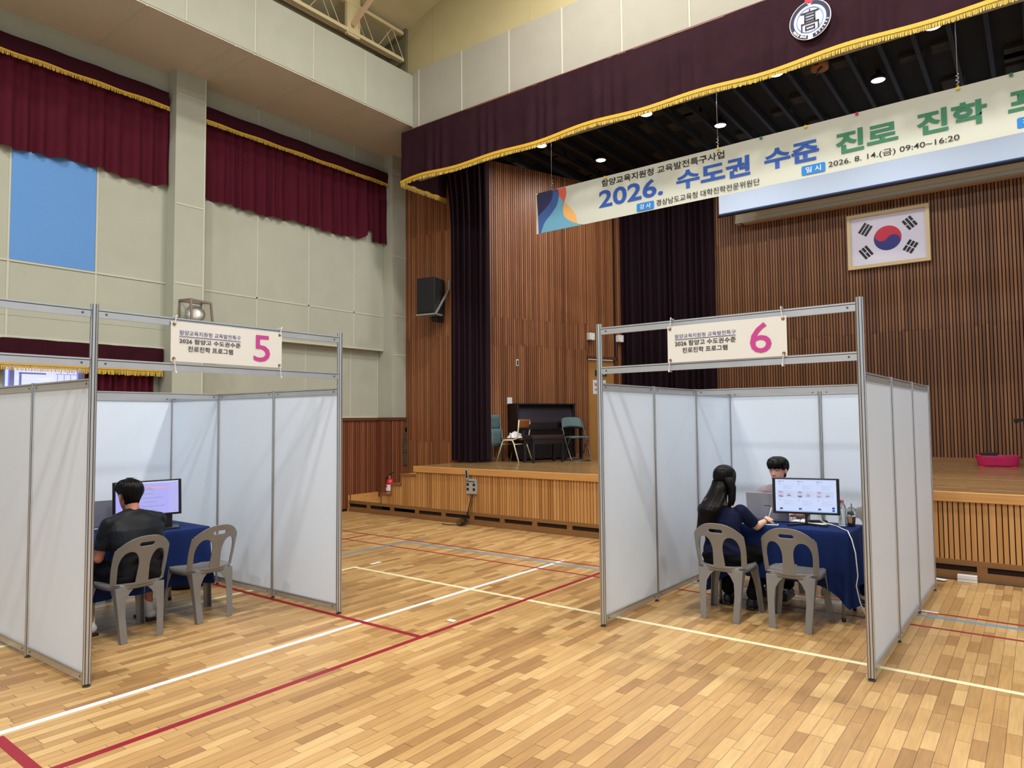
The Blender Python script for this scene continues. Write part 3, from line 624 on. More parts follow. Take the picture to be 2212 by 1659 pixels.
# national flag in a pale wood frame
fl = thing('framed_flag', 'framed flag with a red and blue disc hung on the rear slats', 'flag', (-2.02, 13.53, 4.80))
W2, H2 = .64, .49
fm = mat('pale_frame_wood', (200, 178, 138), .5)
mb = MB(); mb.box(-W2, -.03, H2-.06, W2, .04, H2); mb.box(-W2, -.03, -H2, W2, .04, -H2+.06); mb.box(-W2, -.03, -H2+.06, -W2+.055, .04, H2-.06); mb.box(W2-.055, -.03, -H2+.06, W2, .04, H2-.06); mb.build('frame', fm, fl)
MB().box(-W2+.05, 0, -H2+.05, W2-.05, .02, H2-.05).build('flag_sheet', mat('flag_white', (206, 204, 222), .12, coat=.6), fl)
FR = flat('flag_red', 186, 40, 66, .3); FB = flat('flag_blue', 34, 40, 116, .4); R0 = .215
def rot(p, a): return (p[0]*math.cos(a)-p[1]*math.sin(a), p[0]*math.sin(a)+p[1]*math.cos(a))
ta = math.atan2(-2, 3)  # disc axis tilts down to the fly side
def half(sgn):
    p = [(R0*math.cos(t), R0*math.sin(t)) for t in [PI*i/30 for i in range(31)]]         # upper arc right->left
    p += [(-R0/2+R0/2*math.cos(t), R0/2*math.sin(t)) for t in [PI+PI*i/16 for i in range(1, 17)]]   # lower small arc on the left
    p += [(R0/2+R0/2*math.cos(t), R0/2*math.sin(t)) for t in [PI-PI*i/16 for i in range(1, 16)]]
    return p
up_ = [rot(p, ta) for p in half(1)]
MB().lathe([(.00005, -.003), (R0, -.003), (R0, -.0005)], axis='y', n=60).build('disc_blue', FB, fl)
MB().add([(p[0], -.005, p[1]) for p in up_], [list(range(len(up_)))]).build('disc_red', FR, fl, fix=False)
def gua(cx, cz, ang, bars, nm):
    mb = MB(); a = ang; dx = V(math.cos(a), 0, math.sin(a)); dz = V(-math.sin(a), 0, math.cos(a))
    for k, br in enumerate(bars):
        c = V(cx, -.004, cz)+dz*(.058*(1-k))
        if br: mb.obox(c, dx, Y_, dz, .20, .004, .040)
        else: mb.obox(c-dx*.0545, dx, Y_, dz, .091, .004, .040); mb.obox(c+dx*.0545, dx, Y_, dz, .091, .004, .040)
    mb.build(nm, flat('flag_black', 22, 22, 26, .3), fl)
gx, gz = .345, .205
gua(-gx, gz, math.radians(56), (1, 1, 1), 'trigram'); gua(gx, gz, math.radians(-56), (0, 1, 0), 'trigram'); gua(-gx, -gz, math.radians(-56), (1, 0, 1), 'trigram'); gua(gx, -gz, math.radians(56), (0, 0, 0), 'trigram')
# ================================================================== EXHIBITION BOOTHS
PP_, HB, HF = .967, 1.992, 2.48
def post_mesh(r, h):
    """fluted round system post with eight grooves, on a levelling foot"""
    mb = MB(); sec = []
    for k in range(8):
        a = 2*PI*k/8
        for da, rr in ((-.30, r), (-.10, r*1.0), (-.09, r*.72), (.09, r*.72), (.10, r), (.30, r)): sec.append((rr*math.cos(a+da), rr*math.sin(a+da)))
    n = len(sec); mb.add([(p[0], p[1], z) for z in (.022, h) for p in sec], [list(range(n))[::-1], list(range(n, 2*n))])
    for i in range(n): 
        j = (i+1) % n; grooved = (i % 6) in (1, 2, 3)
        mb.add([(sec[i][0], sec[i][1], .022), (sec[j][0], sec[j][1], .022), (sec[j][0], sec[j][1], h), (sec[i][0], sec[i][1], h)], [(0, 1, 2, 3)], mi=1 if grooved else 0)
    return mb
def mk_post(parent, x, y, r, h):
    o = post_mesh(r, h).build('post', [M_ALU, M_ALUD], parent); o.location = (x, y, 0)
    f = MB().lathe([(r*.9, 0), (r*1.0, .004), (r*1.0, .008), (r*.45, .012), (r*.45, .024)], n=16).build('levelling_foot', M_SCREW, o, smooth=False)
    return o
POSTS = {}
def post(parent, x, y, r, h):
    k = (r, h)
    if k not in POSTS: POSTS[k] = mk_post(parent, x, y, r, h); return POSTS[k]
    o = POSTS[k].copy(); COL.objects.link(o); o.parent = parent; o.location = (x, y, 0)
    for ch in POSTS[k].children: c = ch.copy(); COL.objects.link(c); c.parent = o
    return o
def rail(parent, p, q, z, hh=.058, t=.022):
    """rail profile from p to q (2-D), with a lip groove and lock screws"""
    p = V(*p, 0); q = V(*q, 0); d = (q-p).normalized(); n = V(-d.y, d.x, 0); L = (q-p).length
    mb = MB(); c = (p+q)/2
    mb.obox(c+Z_*(z-.0055), d, n, Z_, L, t+.006, .011, mi=0); mb.obox(c+Z_*(z-.0135), d, n, Z_, L, t-.006, .005, mi=1)
    mb.obox(c+Z_*(z-hh/2-.008), d, n, Z_, L, t, hh-.016, mi=0)
    for s in (.05, L-.05):
        for sd in (-1, 1):
            a = p+d*s+n*(sd*t/2)+Z_*(z-hh/2-.004); b = a+n*(sd*.003); mb.tube([a, b], .007, 8, mi=1)
    return mb.build('rail', [M_ALU, M_SCREW], parent)
def bpanel(parent, p, q, z0, z1):
    p = V(*p, 0); q = V(*q, 0); d = (q-p).normalized(); n = V(-d.y, d.x, 0); L = (q-p).length
    mb = MB(); mb.obox((p+q)/2+Z_*((z0+z1)/2), d, n, Z_, L, .006, z1-z0); return mb.build('wall_panel', M_WPANEL, parent)
def booth(root, W, right_at, nb=3, backs=(0, .5, 1)):
    r1, r2 = .0245, .0205
    post(root, 0, 0, r1, HF); post(root, W, 0, r1, HF)
    for x in (0, W):
        for k in (1, 2, 3): post(root, x, k*PP_, r2, HB)
        for k in range(3):
            a, b = (x, k*PP_+.021), (x, (k+1)*PP_-.019)
            rail(root, a, b, HB-.004); rail(root, a, b, .088); bpanel(root, a, b, .08, HB-.05)
    xs = [W*q for q in backs]
    for q in xs[1:-1]: post(root, q, 3*PP_, r2, HB)
    for a, b in zip(xs[:-1], xs[1:]):
        A_, B_ = (a+.02, 3*PP_), (b-.02, 3*PP_); rail(root, A_, B_, HB-.004); rail(root, A_, B_, .088); bpanel(root, A_, B_, .08, HB-.05)
    rail(root, (.02, 0), (W-.02, 0), 2.449); rail(root, (.02, 0), (W-.02, 0), 2.121)
    rail(root, (.02, 2*PP_), (W-.02, 2*PP_), HB-.004)
b6 = thing('exhibition_booth', 'open white panel booth numbered six with the long-haired student inside', 'booth', (-2.911, 5.038, 0), -.0138, 'white panel booths')
booth(b6, 1.983, 1)
b5 = thing('exhibition_booth', 'open white panel booth numbered five with the student in charcoal tee inside', 'booth', (-4.956, 1.966, 0), PI/2+.0138, 'white panel booths')
booth(b5, 2.044, 1)
b4 = thing('exhibition_booth', 'two aluminium header rails of the next booth joined to booth five', 'booth', (-4.956, 1.966, 0), PI/2+.0138, 'white panel booths')
rail(b4, (-2.0, 0), (-.026, 0), 2.449); rail(b4, (-2.0, 0), (-.026, 0), 2.121); post(b4, -2.02, 0, .0245, HF)
# numbered signs tied to the header rails
MG = flat('print_magenta', 196, 66, 146); PI_ = flat('print_indigo', 74, 76, 140); PK = flat('print_black', 40, 38, 40)
GRM = mat('brass_grommet', (150, 110, 60), .35, metal=.8)
def sign(root_, num, lab, y, W, R):
    t = thing('booth_sign', lab, 'sign', root_.location, root_.rotation_euler.z, 'numbered booth signs')
    x0, x1, z0, z1 = R['c']; yy = y
    MB().grid(lambda u, v: V(x0+(x1-x0)*u, yy-.002+.0012*math.sin(u*9+v*2), z0+(z1-z0)*v), 24, 8).build('sign_sheet', M_SIGN, t, fix=False, solid=.001)
    T = lambda s, r, m, b, nm='lettering': text(s, r[0], r[1], r[2], r[3], m, (0, yy-.006, 0), X_, Z_, b, nm, t, 0)
    T('함양교육지원청 교육발전특구', R['t1'], PI_, .004); T('2026 함양고 수도권수준', R['t2'], PK, .014); T('진로진학 프로그램', R['t3'], PK, .014)
    T(num, R['n'], MG, .004, 'number')
    MB().box(R['t1'][0], yy-.0066, R['ul']-.002, R['t1'][2], yy-.0055, R['ul']+.002).build('underline', PI_, t)
    for cx in (x0+.022, x1-.022):
        for cz, zr, dz in ((z1-.02, 2.453, 1), (z0+.018, 2.062, -1)):
            MB().lathe([(.004, -.008), (.011, -.008), (.012, -.005)], c=(cx, yy, cz), axis='y', n=14).build('grommet', GRM, t)
            mb = MB(); k = .012*random.choice([-1, 1]); mb.tube([(cx, yy-.010, cz), (cx+k/2, yy-.013, (cz+zr)/2), (cx+k, yy-.012, zr+dz*.004), (cx+k, yy+.012+.03, zr+dz*.008)], .0028, 6); mb.tube([(cx+k, yy-.012, zr), (cx+k+.004, yy-.016, zr+dz*.014)], .0055, 6); mb.build('cable_tie', M_WHITE, t)
    return t
sign(b6, '6', 'white sign with a magenta number six tied to the booth header', -.022, 0, dict(c=(.626, 1.523, 2.120, 2.402), t1=(.688, 2.304, 1.164, 2.335), ul=2.295, t2=(.688, 2.244, 1.164, 2.284), t3=(.748, 2.190, 1.1, 2.230), n=(1.266, 2.153, 1.418, 2.369)))
sign(b5, '5', 'white sign with a magenta number five tied to the booth header', -.022, 0, dict(c=(.50, 1.422, 2.133, 2.422), t1=(.561, 2.327, 1.048, 2.361), ul=2.316, t2=(.561, 2.266, 1.048, 2.303), t3=(.626, 2.209, .984, 2.250), n=(1.163, 2.173, 1.311, 2.383)))
# ================================================================== GREY MOULDED CHAIRS
def sdf_chair(x, z):
    """back shell outline minus two oval openings and the hand slot (metres, z from the floor)"""
    zz = (z-.43)/.385; hw = .205+.012*math.sin(min(1, max(0, zz))*PI)
    # arched outline
    if z > .62: hw2 = hw*math.sqrt(max(0, 1-((z-.62)/.205)**2.6)) if z < .825 else 0
    else: hw2 = hw
    top = .815-.10*(abs(x)/.21)**2.6
    d = max(abs(x)-hw, z-top, .43-z)
    def ell(cx, cz, a, b, p=2.4): 
        q = (abs((x-cx)/a)**p+abs((z-cz)/b)**p)**(1/p); return (q-1)*min(a, b)
    ax_ = abs(x)
    bw = .042+.03*max(0, (z-.62)/.15)**1.2      # central splat widens towards the top
    o1 = ell(.108, .575, .062, .125, 2.2) if z > .575 else max(abs(ax_-.113)-.062+.10*(.575-z)*.0, .455-z)
    if z > .575: o1 = (( (abs((ax_-.110)/.068))**2.2+abs((z-.575)/.124)**2.2)**(1/2.2)-1)*.068
    else: o1 = max(abs(ax_-.110)-.068+.06*(.575-z), .448-z)
    sx = max(ax_-.042, 0); s1 = math.hypot(sx, z-.750)-.0165
    return max(d, -o1, -s1)
def chair_back():
    NX, NZ = 66, 62; x0, x1, z0, z1 = -.23, .23, .42, .83
    pts = {}; vs = []; fs = []
    def q(i, j): return (x0+(x1-x0)*i/NX, z0+(z1-z0)*j/NZ)
    def idx(i, j):
        if (i, j) not in pts:
            x, z = q(i, j)
            for _ in range(4):
                s = sdf_chair(x, z); h = (x1-x0)/NX
                if abs(s) < h*.9:
                    e = .0008; gx_ = (sdf_chair(x+e, z)-sdf_chair(x-e, z))/(2*e); gz_ = (sdf_chair(x, z+e)-sdf_chair(x, z-e))/(2*e); g2 = gx_*gx_+gz_*gz_+1e-6
                    if snap[(i, j)]: x -= s*gx_/g2*.8; z -= s*gz_/g2*.8
            pts[(i, j)] = len(vs); vs.append((x, z))
        return pts[(i, j)]
    inside = {}
    for i in range(NX):
        for j in range(NZ):
            x, z = q(i+.5, j+.5); inside[(i, j)] = sdf_chair(x, z) < 0
    snap = {}
    for i in range(NX+1):
        for j in range(NZ+1):
            nb = [inside.get((i-a, j-b), False) for a in (0, 1) for b in (0, 1)]; snap[(i, j)] = any(nb) and not all(nb)
    for (i, j), ins in inside.items():
        if ins: fs.append((idx(i, j), idx(i+1, j), idx(i+1, j+1), idx(i, j+1)))
    out = []
    for x, z in vs:
        u = x/.21; zz = (z-.43)/.385
        y = -.205-.085*zz-.02*zz*zz+.075*abs(u)**2.2*(1-.25*zz)
        out.append((x*(1.0-.02*zz), y, z))
    return out, fs
def chair_seat():
    mb = MB()
    def fn(u, v):
        a = 2*u-1; b = 2*v-1
        # square to rounded-square disc
        k = 1-.13*(a*a*b*b); x = a*.212*k*(1+.0*b); y = b*.205*k+.01
        z = .437-.016*(1-a*a)*(1-b*b)*1.1+.004
        if b > .7: z -= .03*((b-.7)/.3)**2
        return (x, y, z)
    mb.grid(fn, 20, 20); return mb
def chair_leg(x0, y0, x1, y1, flare):
    """leg: folded channel, wide under the seat, tapering to the foot"""
    mb = MB(); sx = 1 if x0 > 0 else -1; sy = 1 if y0 > 0 else -1
    rows = []
    for k in range(9):
        t = k/8; z = .42*(1-t); cx = x0+(x1-x0)*t; cy = y0+(y1-y0)*t
        wdt = (.075-.030*min(1, t*2.2)-.004*t); wd2 = .062-.028*min(1, t*2)
        if t < .25: wdt += .07*(1-t/.25)**1.6*(1 if flare else .4); wd2 += .03*(1-t/.25)**1.5
        th = .007
        rows.append([(cx+sx*.012, cy-sy*wd2, z), (cx+sx*.012, cy+sy*.012, z), (cx-sx*wdt, cy+sy*.012, z), (cx-sx*wdt, cy+sy*(.012-th), z), (cx+sx*(.012-th), cy+sy*(.012-th), z), (cx+sx*(.012-th), cy-sy*wd2, z)])
    n = 6; vs = [p for r in rows for p in r]; fs = []
    for i in range(8):
        for j in range(n): fs.append((i*n+j, i*n+(j+1) % n, (i+1)*n+(j+1) % n, (i+1)*n+j))
    fs += [tuple(range(n))[::-1], tuple(8*n+j for j in range(n))]
    mb.add(vs, fs)
    mb.prism([(0, 0), (-.040, 0), (0, -.032)], X_*sx, Y_*sy, (x1+sx*.006, y1+sy*.006, 0), .006*1)
    return mb
CB = chair_back()
def make_chair(label, x, y, rz, group='grey moulded chairs'):
    t = thing('plastic_chair', label, 'chair', (x, y, 0), rz, group)
    mb = MB(); mb.add(CB[0], CB[1]); b = mb.build('backrest', M_CHAIR, t, smooth=True, fix=False, solid=.009)
    md = b.modifiers.new('b', 'BEVEL'); md.width = .0025; md.segments = 2; md.limit_method = 'ANGLE'; md.angle_limit = 1.0
    s = chair_seat().build('seat', M_CHAIR, t, smooth=True, fix=False, solid=.008)
    mb = MB()
    # apron under the seat edge
    ring_ = []
    for k in range(40):
        a = 2*PI*k/40; c, s_ = math.cos(a), math.sin(a); p = 3.6; r = (abs(c)**p+abs(s_)**p)**(-1/p); ring_.append((c*r*.212, s_*r*.205+.01))
    mb.grid(lambda u, v: V(ring_[round(u*40) % 40][0]*(1-.012*v), ring_[round(u*40) % 40][1]*(1-.012*v), .440-.040*v), 40, 2, cu=True)
    mb.build('seat_apron', M_CHAIR, t, smooth=True, fix=False, solid=.006)
    for (x0, y0, x1, y1, fl_) in ((-.178, -.178, -.150, -.225, 1), (.178, -.178, .150, -.225, 1), (-.185, .185, -.225, .225, 0), (.185, .185, .225, .225, 0)):
        l = chair_leg(x0, y0, x1, y1, fl_).build('leg', M_CHAIR, t, bevel=.0045)
    return t
ch = make_chair('grey plastic chair with the long-haired student sitting on it', -2.205, 5.965, .02)
dup(ch, loc=(-1.655, 6.02, 0), rz=.03, label='empty grey plastic chair tucked toward the navy table in booth six')
dup(ch, loc=(-5.885, 2.63, 0), rz=PI/2+.03, label='grey plastic chair under the student in charcoal tee')
dup(ch, loc=(-5.925, 3.25, 0), rz=PI/2+.05, label='empty grey plastic chair beside the seated student in booth five')
dup(ch, loc=(-2.11, 7.28, 0), rz=PI+.05, label='grey plastic chair under the person in the mauve shirt')
dup(ch, loc=(-1.44, 7.25, 0), rz=PI-.25, label='empty grey plastic chair behind the water bottle and iced coffee')
dup(ch, loc=(-7.32, 2.78, 0), rz=-PI/2, label='grey plastic chair on the far side of the booth five table')
# ================================================================== TABLES AND CLOTHS
def table(label, x0, x1, y0, y1, group='folding tables under navy cloths'):
    t = thing('folding_table', label, 'table', ((x0+x1)/2, (y0+y1)/2, 0), 0, group); a, b = (x1-x0)/2, (y1-y0)/2
    MB().box(-a+.01, -b+.01, .715, a-.01, b-.01, .735).build('table_top', flat('table_grey', 150, 150, 148), t)
    for sx in (-1, 1):
        for sy in (-1, 1):
            l = MB().tube([(sx*(a-.07), sy*(b-.05), .715), (sx*(a-.07), sy*(b-.05), .02)], .0125, 10).build('leg', M_GREYM, t, smooth=True)
            MB().tube([(sx*(a-.07), sy*(b-.05), .03), (sx*(a-.07), sy*(b-.05), 0)], .0165, 10).build('foot_cap', M_BLACK, l, smooth=True)
    return t
def cloth(label, x0, x1, y0, y1, drop, cdrop, z=.742, seed=1):
    rs = random.Random(seed); ph = [rs.uniform(0, 6) for _ in range(5)]
    cx, cy = (x0+x1)/2, (y0+y1)/2; a, b = (x1-x0)/2, (y1-y0)/2
    per = 2*(2*a+2*b); N = 200; rows = 12
    def edge(s):
        s = s % per
        for (px, py, dx, dy, L) in ((-a, -b, 1, 0, 2*a), (a, -b, 0, 1, 2*b), (a, b, -1, 0, 2*a), (-a, b, 0, -1, 2*b)):
            if s <= L: return px+dx*s, py+dy*s, dy, -dx, min(s, L-s)
            s -= L
        return -a, -b, 0, -1, 0
    vs = []; fs = []
    mb = MB()
    for r in range(rows+1):
        v = r/rows
        for k in range(N):
            s = per*k/N; x, y, nx, ny, dc = edge(s)
            cf = math.exp(-(dc/.10)**2)
            sx = 1 if x > 0 else -1; sy = 1 if y > 0 else -1
            dd = Vector((nx, ny)); 
            if cf > .01: dd = (Vector((nx, ny))*(1-cf*.5)+Vector((sx, sy)).normalized()*cf*.5)
            D = drop+(cdrop-drop)*cf**.8
            out = .012+v*(.018+.02*math.sin(s*13+ph[0])+.012*math.sin(s*29+ph[1]))+cf*v*.05*math.sin(s*60+ph[2])+cf*.03*v
            rr = .012*(1-math.cos(min(1, v*12)*PI/2))
            mb.v.append((cx+x+dd.x*out, cy+y+dd.y*out, z-(D*v if v > 0 else 0)-(0 if r else 0)))
    for r in range(rows):
        for k in range(N): mb.f.append([r*N+k, r*N+(k+1) % N, (r+1)*N+(k+1) % N, (r+1)*N+k]); mb.r.append(0); mb.m.append(0)
    mb.f.append(list(range(N))); mb.r.append(0); mb.m.append(0)
    o = mb.build('tablecloth', M_NAVY, None, smooth=True, bevel=.006)
    return tag(o, label, 'tablecloth', 'navy tablecloths')
T6 = (-2.47, -1.29, 6.245, 6.76); T5 = (-6.76, -6.09, 2.22, 3.42)
table('folding table under the navy cloth in booth six', *T6); cloth('navy tablecloth in booth six trailing low at one front corner', *T6, .45, .62, seed=3)
table('folding table under the navy cloth in booth five', *T5); cloth('navy tablecloth in booth five under the tilted monitor', *T5, .48, .50, seed=5)
TZ = .744
# ================================================================== MONITORS, LAPTOPS, DESK THINGS
def monitor(label, c, yaw, rollv, content, parent_h, stand='v'):
    t = thing('computer_monitor', label, 'monitor', (c[0], c[1], TZ), yaw, 'monitors on the booth tables')
    w_, h_ = .545, .315; zc = parent_h
    S = bpy.data.objects.new('screen_head', None)
    n_ = V(0, -1, 0); ux = V(math.cos(rollv), 0, math.sin(rollv)); uz = V(-math.sin(rollv), 0, math.cos(rollv)); O = V(0, 0, zc)
    MB().obox(O+V(0, .02, 0), ux, Y_, uz, w_, .03, h_).build('casing', M_BLACK, t, bevel=.004)
    pane = MB().obox(O+V(0, .0035, 0)+uz*.004, ux, Y_, uz, w_-.050, .002, h_-.030).build('display', mat('lit_display', (8, 8, 10), .25, emit=(206, 220, 255) if stand == 'v' else (178, 176, 250), estr=.95), t)
    def q(u, v, du, dv, m, nm):
        W3, H3 = w_-.050, h_-.030; cc = O+uz*.004+ux*((u+du/2-.5)*W3)+uz*((.5-v-dv/2)*H3)
        MB().obox(cc+V(0, .0012, 0), ux, Y_, uz, du*W3, .001, dv*H3).build(nm, m, pane)
    content(q)
    if stand == 'v':
        MB().bar((0, .045, zc-.05), (0, .03, .012), .022, .012, (0, 1, 0)).build('stem', M_BLACK, t)
        mb = MB(); mb.bar((0, .03, .010), (-.15, -.11, .010), .022, .012); mb.bar((0, .03, .010), (.17, -.07, .010), .022, .012); mb.bar((0, .03, .01), (0, .1, .01), .03, .01); mb.build('foot_arm', M_BLACK, t)
    else:
        MB().bar((.16, .05, zc-.10), (.16, .05, .0), .085, .04, (0, 1, 0)).build('stem', M_BLACK, t)
        MB().box(.02, -.05, 0, .26, .14, .012).build('base_plate', M_BLACK, t, bevel=.004)
    return t
def glow(name, c, k=.9): return mat(name, (8, 8, 10), .5, emit=c, estr=k)
G_T = glow('ui_text', (120, 134, 180), .7); G_B = glow('ui_blue', (40, 70, 150), .8); G_L = glow('ui_rule', (176, 190, 226)); G_F = glow('ui_face', (226, 186, 186)); G_H = glow('ui_dark', (44, 34, 54), .5); G_P = glow('ui_photo', (196, 196, 232)); G_O = glow('ui_orange', (255, 176, 150)); G_C = glow('ui_card', (206, 216, 246)); G_BAR = glow('ui_bar', (160, 200, 240)); G_SH = glow('ui_shirt', (60, 56, 110), .6); G_U = glow('ui_button', (30, 110, 200))
def content6(q):
    q(0, 0, 1, .02, G_L, 'browser_bar'); q(0, .965, 1, .035, G_BAR, 'task_bar')
    for k in range(3):
        x = .05+k*.315
        q(x, .06, .05, .016, G_T, 'heading_line'); q(x+.06, .063, .035, .012, G_T, 'heading_line')
        for r in range(3): q(x+.01, .11+r*.03, .035, .01, G_L, 'text_line')
        for r, l in enumerate((.03, .17, .1, .14, .13)): q(x+.08, .17+r*.032, l, .008, G_L, 'text_line')
        q(x-.02, .35, .30, .22, G_C, 'profile_card')
        q(x, .365, .085, .19, G_P, 'portrait_photo'); q(x+.01, .50, .065, .055, G_SH, 'portrait_shirt'); q(x+.023, .40, .038, .11, G_F, 'portrait_face'); q(x+.018, .375, .048, .045, G_H, 'portrait_hair')
        q(x+.15, .44, .05, .018, G_T, 'name_line'); q(x+.145, .485, .062, .035, G_B, 'round_button')
        for r in range(3): q(x+.01, .60+r*.03, .035, .01, G_L, 'text_line')
        for r, l in enumerate((.03, .17, .1, .18, .13)): q(x+.08, .62+r*.036, l, .008, G_L, 'text_line')
        q(x, .80, .28, .004, G_L, 'rule'); q(x+.02, .88, .045, .06, G_H if k < 2 else G_SH, 'portrait_hair'); q(x+.03, .91, .025, .03, G_F, 'portrait_face')
    q(.925, .83, .04, .06, G_B, 'round_button'); q(.925, .905, .04, .06, G_U, 'round_button')
    for k in range(9): q(.40+k*.022, .972, .009, .015, G_B, 'task_icon')
def content5(q):
    q(0, 0, 1, .05, G_C, 'browser_bar'); q(.40, .17, .42, .035, G_O, 'highlight_band'); q(.84, .06, .16, .94, glow('ui_side', (190, 188, 250)), 'side_column')
    q(.36, .185, .2, .012, G_H, 'heading_line')
    rs = random.Random(4)
    for r in range(26):
        x = .40+rs.choice([0, 0, .03]); q(x, .235+r*.026, rs.uniform(.12, .40), .008, G_T if r % 5 == 0 else G_L, 'text_line')
    for r in range(20): q(.12, .30+r*.03, rs.uniform(.1, .22), .008, G_L, 'text_line')
    q(.24, .45, .1, .02, G_B, 'link_line'); q(.94, .05, .015, .02, G_T, 'corner_icon'); q(.94, .92, .015, .02, G_T, 'corner_icon')
monitor('black monitor showing a page of profile portraits in booth six', (-1.676, 6.458), .235, .004, content6, .252)
monitor('black monitor tilted askew showing a text document in booth five', (-6.345, 2.985), 1.17, .02, content5, .275, 'p')
def laptop(label, x, y, yaw, w_, d_, tilt, m):
    t = thing('laptop', label, 'laptop', (x, y, TZ), yaw, 'silver laptops')
    MB().box(-w_/2, 0, .002, w_/2, d_, .016).build('keyboard_base', m, t, bevel=.003)
    dz = V(0, -math.sin(tilt), math.cos(tilt)); nz = V(0, -math.cos(tilt), -math.sin(tilt))
    l = MB().obox(V(0, 0, .014)+dz*(d_/2), X_, nz, dz, w_, .007, d_).build('lid', m, t, bevel=.003)
    MB().obox(V(0, 0, .014)+dz*(d_*.52)+nz*.0045, X_, nz, dz, .06, .0006, .008).build('lid_badge', flat('badge_grey', 96, 98, 108), l)
    MB().obox(V(0, 0, .014)+dz*(d_*.5)-nz*.0045, X_, nz, dz, w_*.94, .0006, d_*.9).build('display', M_BLACK, l)
    MB().box(-w_*.44, .02, .016, w_*.44, d_*.55, .0175).build('keyboard', M_BLACK, t)
    return t
M_LAP = mat('silver_laptop', (164, 165, 176), .35, metal=.15)
laptop('open silver laptop with its lid turned to the long-haired student', -2.035, 6.555, .02, .375, .245, .16, M_LAP)
laptop('open silver laptop beside the monitor in booth five', -6.80, 2.70, PI/2-.25, .36, .245, .2, M_LAP)
wb = thing('water_bottle', 'clear ribbed water bottle with a pink cap on the navy table', 'bottle', (-1.41, 6.585, TZ))
pr = [(.001, .002), (.030, .002), (.033, .01)]
for k in range(9): pr += [(.031, .02+k*.014), (.0335, .026+k*.014)]
pr += [(.033, .15), (.030, .17), (.018, .195), (.0135, .2), (.0135, .208)]
MB().lathe(pr, n=28).build('bottle_body', M_PET, wb, smooth=True); MB().lathe([(.001, .228), (.0155, .228), (.0165, .222), (.0165, .206), (.014, .204)], n=20).build('cap', flat('pink_cap', 226, 110, 170), wb, smooth=True)
ic = thing('iced_coffee', 'clear cup of iced coffee with a dome lid and black straw', 'drink', (-1.345, 6.62, TZ))
MB().lathe([(.001, .002), (.028, .002), (.039, .115), (.041, .12), (.041, .125), (.036, .145), (.02, .162), (.012, .165)], n=28).build('cup', M_PET, ic, smooth=True)
MB().lathe([(.001, .004), (.026, .004), (.034, .085), (.001, .085)], n=24).build('coffee', mat('coffee', (84, 48, 28), .3), ic, smooth=True)
mb = MB()
for k in range(14): 
    a = random.uniform(0, 6.28); r = random.uniform(0, .022); mb.obox((r*math.cos(a), r*math.sin(a), .09+random.uniform(0, .03)), V(.8, .6, 0), V(-.6, .8, 0), Z_, .016, .016, .015)
mb.build('ice_cubes', M_PET, ic); ic.children[-1]['kind'] = 'stuff'
MB().tube([(0, 0, .03), (.004, -.004, .195)], .004, 8).build('straw', M_BLACK, ic, smooth=True)
mb = MB(); mb.grid(lambda u, v: V(.0365*math.cos(-2.25+u*1.1)*(0.96+.10*v*.0)*(.86+.22*v), .0365*math.sin(-2.25+u*1.1)*(.86+.22*v), .03+.06*v), 10, 4); mb.build('sleeve_print', flat('print_tan', 176, 136, 92), ic, smooth=True, fix=False)
ph_ = thing('smartphone', 'pale green cased phone lying at the table edge by the writing hand', 'phone', (-1.945, 6.30, TZ), .25)
MB().box(-.075, -.036, 0, .075, .036, .010).build('case', flat('phone_case', 186, 216, 208, .4), ph_, bevel=.005); MB().box(-.068, -.03, .010, .068, .03, .0108).build('glass_face', flat('phone_face', 96, 84, 104, .15), ph_)
nb_ = tag(MB().box(-2.16, 6.235, TZ, -1.99, 6.30, TZ+.006).build('notepad', flat('pad', 206, 226, 226)), 'small pale notepad under the forearm of the long-haired student', 'notepad')
for i, (x, y, a, lab) in enumerate(((-1.81, 6.69, .4, 'loose white papers spread behind the booth six monitor'), (-1.70, 6.66, -.2, 'white sheet under the monitor stand in booth six'), (-1.60, 6.60, .9, 'white sheet nearer the water bottle in booth six'))):
    m = MB(); c, s = math.cos(a), math.sin(a); m.obox((x, y, TZ+.002+.001*i), V(c, s, 0), V(-s, c, 0), Z_, .2, .14, .0012); tag(m.build('paper_sheet', M_PAPER), lab, 'paper', 'papers on the table')
fd = MB(); fd.obox((-1.63, 6.655, TZ+.014), V(.9, .43, 0), V(-.43, .9, 0), Z_, .16, .06, .02); tag(fd.build('pencil_case', M_BLACKM, bevel=.006), 'flat black pencil case behind the monitor stand', 'pencil case')
mb = MB(); mb.tube([(-1.62, 6.60, .85), (-1.60, 6.62, .775), (-1.54, 6.58, .755), (-1.44, 6.52, .749), (-1.36, 6.36, .750), (-1.30, 6.25, .755), (-1.255, 6.17, .70), (-1.225, 6.14, .60), (-1.215, 6.15, .42), (-1.235, 6.18, .33), (-1.215, 6.2, .20), (-1.17, 6.3, .02), (-1.14, 6.5, .006)], .0045, 8)
tag(mb.build('power_lead', M_WHITE, smooth=True), 'white power cord running off the end of the navy table', 'cord')
mb = MB()
for (x, y) in ((-1.86, 6.66), (-1.78, 6.62)): mb.tube([(x+.1, y-.03, .87), (x+.03, y, .80), (x, y+.02, .75)], .0022, 6)
mb.tube([(-1.60, 6.60, .86), (-1.585, 6.61, .80), (-1.55, 6.64, .755), (-1.49, 6.62, .75), (-1.45, 6.56, .748)], .0022, 6)
tag(mb.build('monitor_cable', M_BLACK, smooth=True), 'thin black cables hanging from the back of the booth six monitor', 'cable')
mb = MB(); pts = [(-1.26+.10*math.cos(a*.5), 6.93+.085*math.sin(a*.5), .008+.0006*a) for a in range(0, 26)]; mb.tube([(-1.75, 7.4, .006), (-1.5, 7.2, .006), (-1.3, 7.05, .006)]+pts, .006, 6)
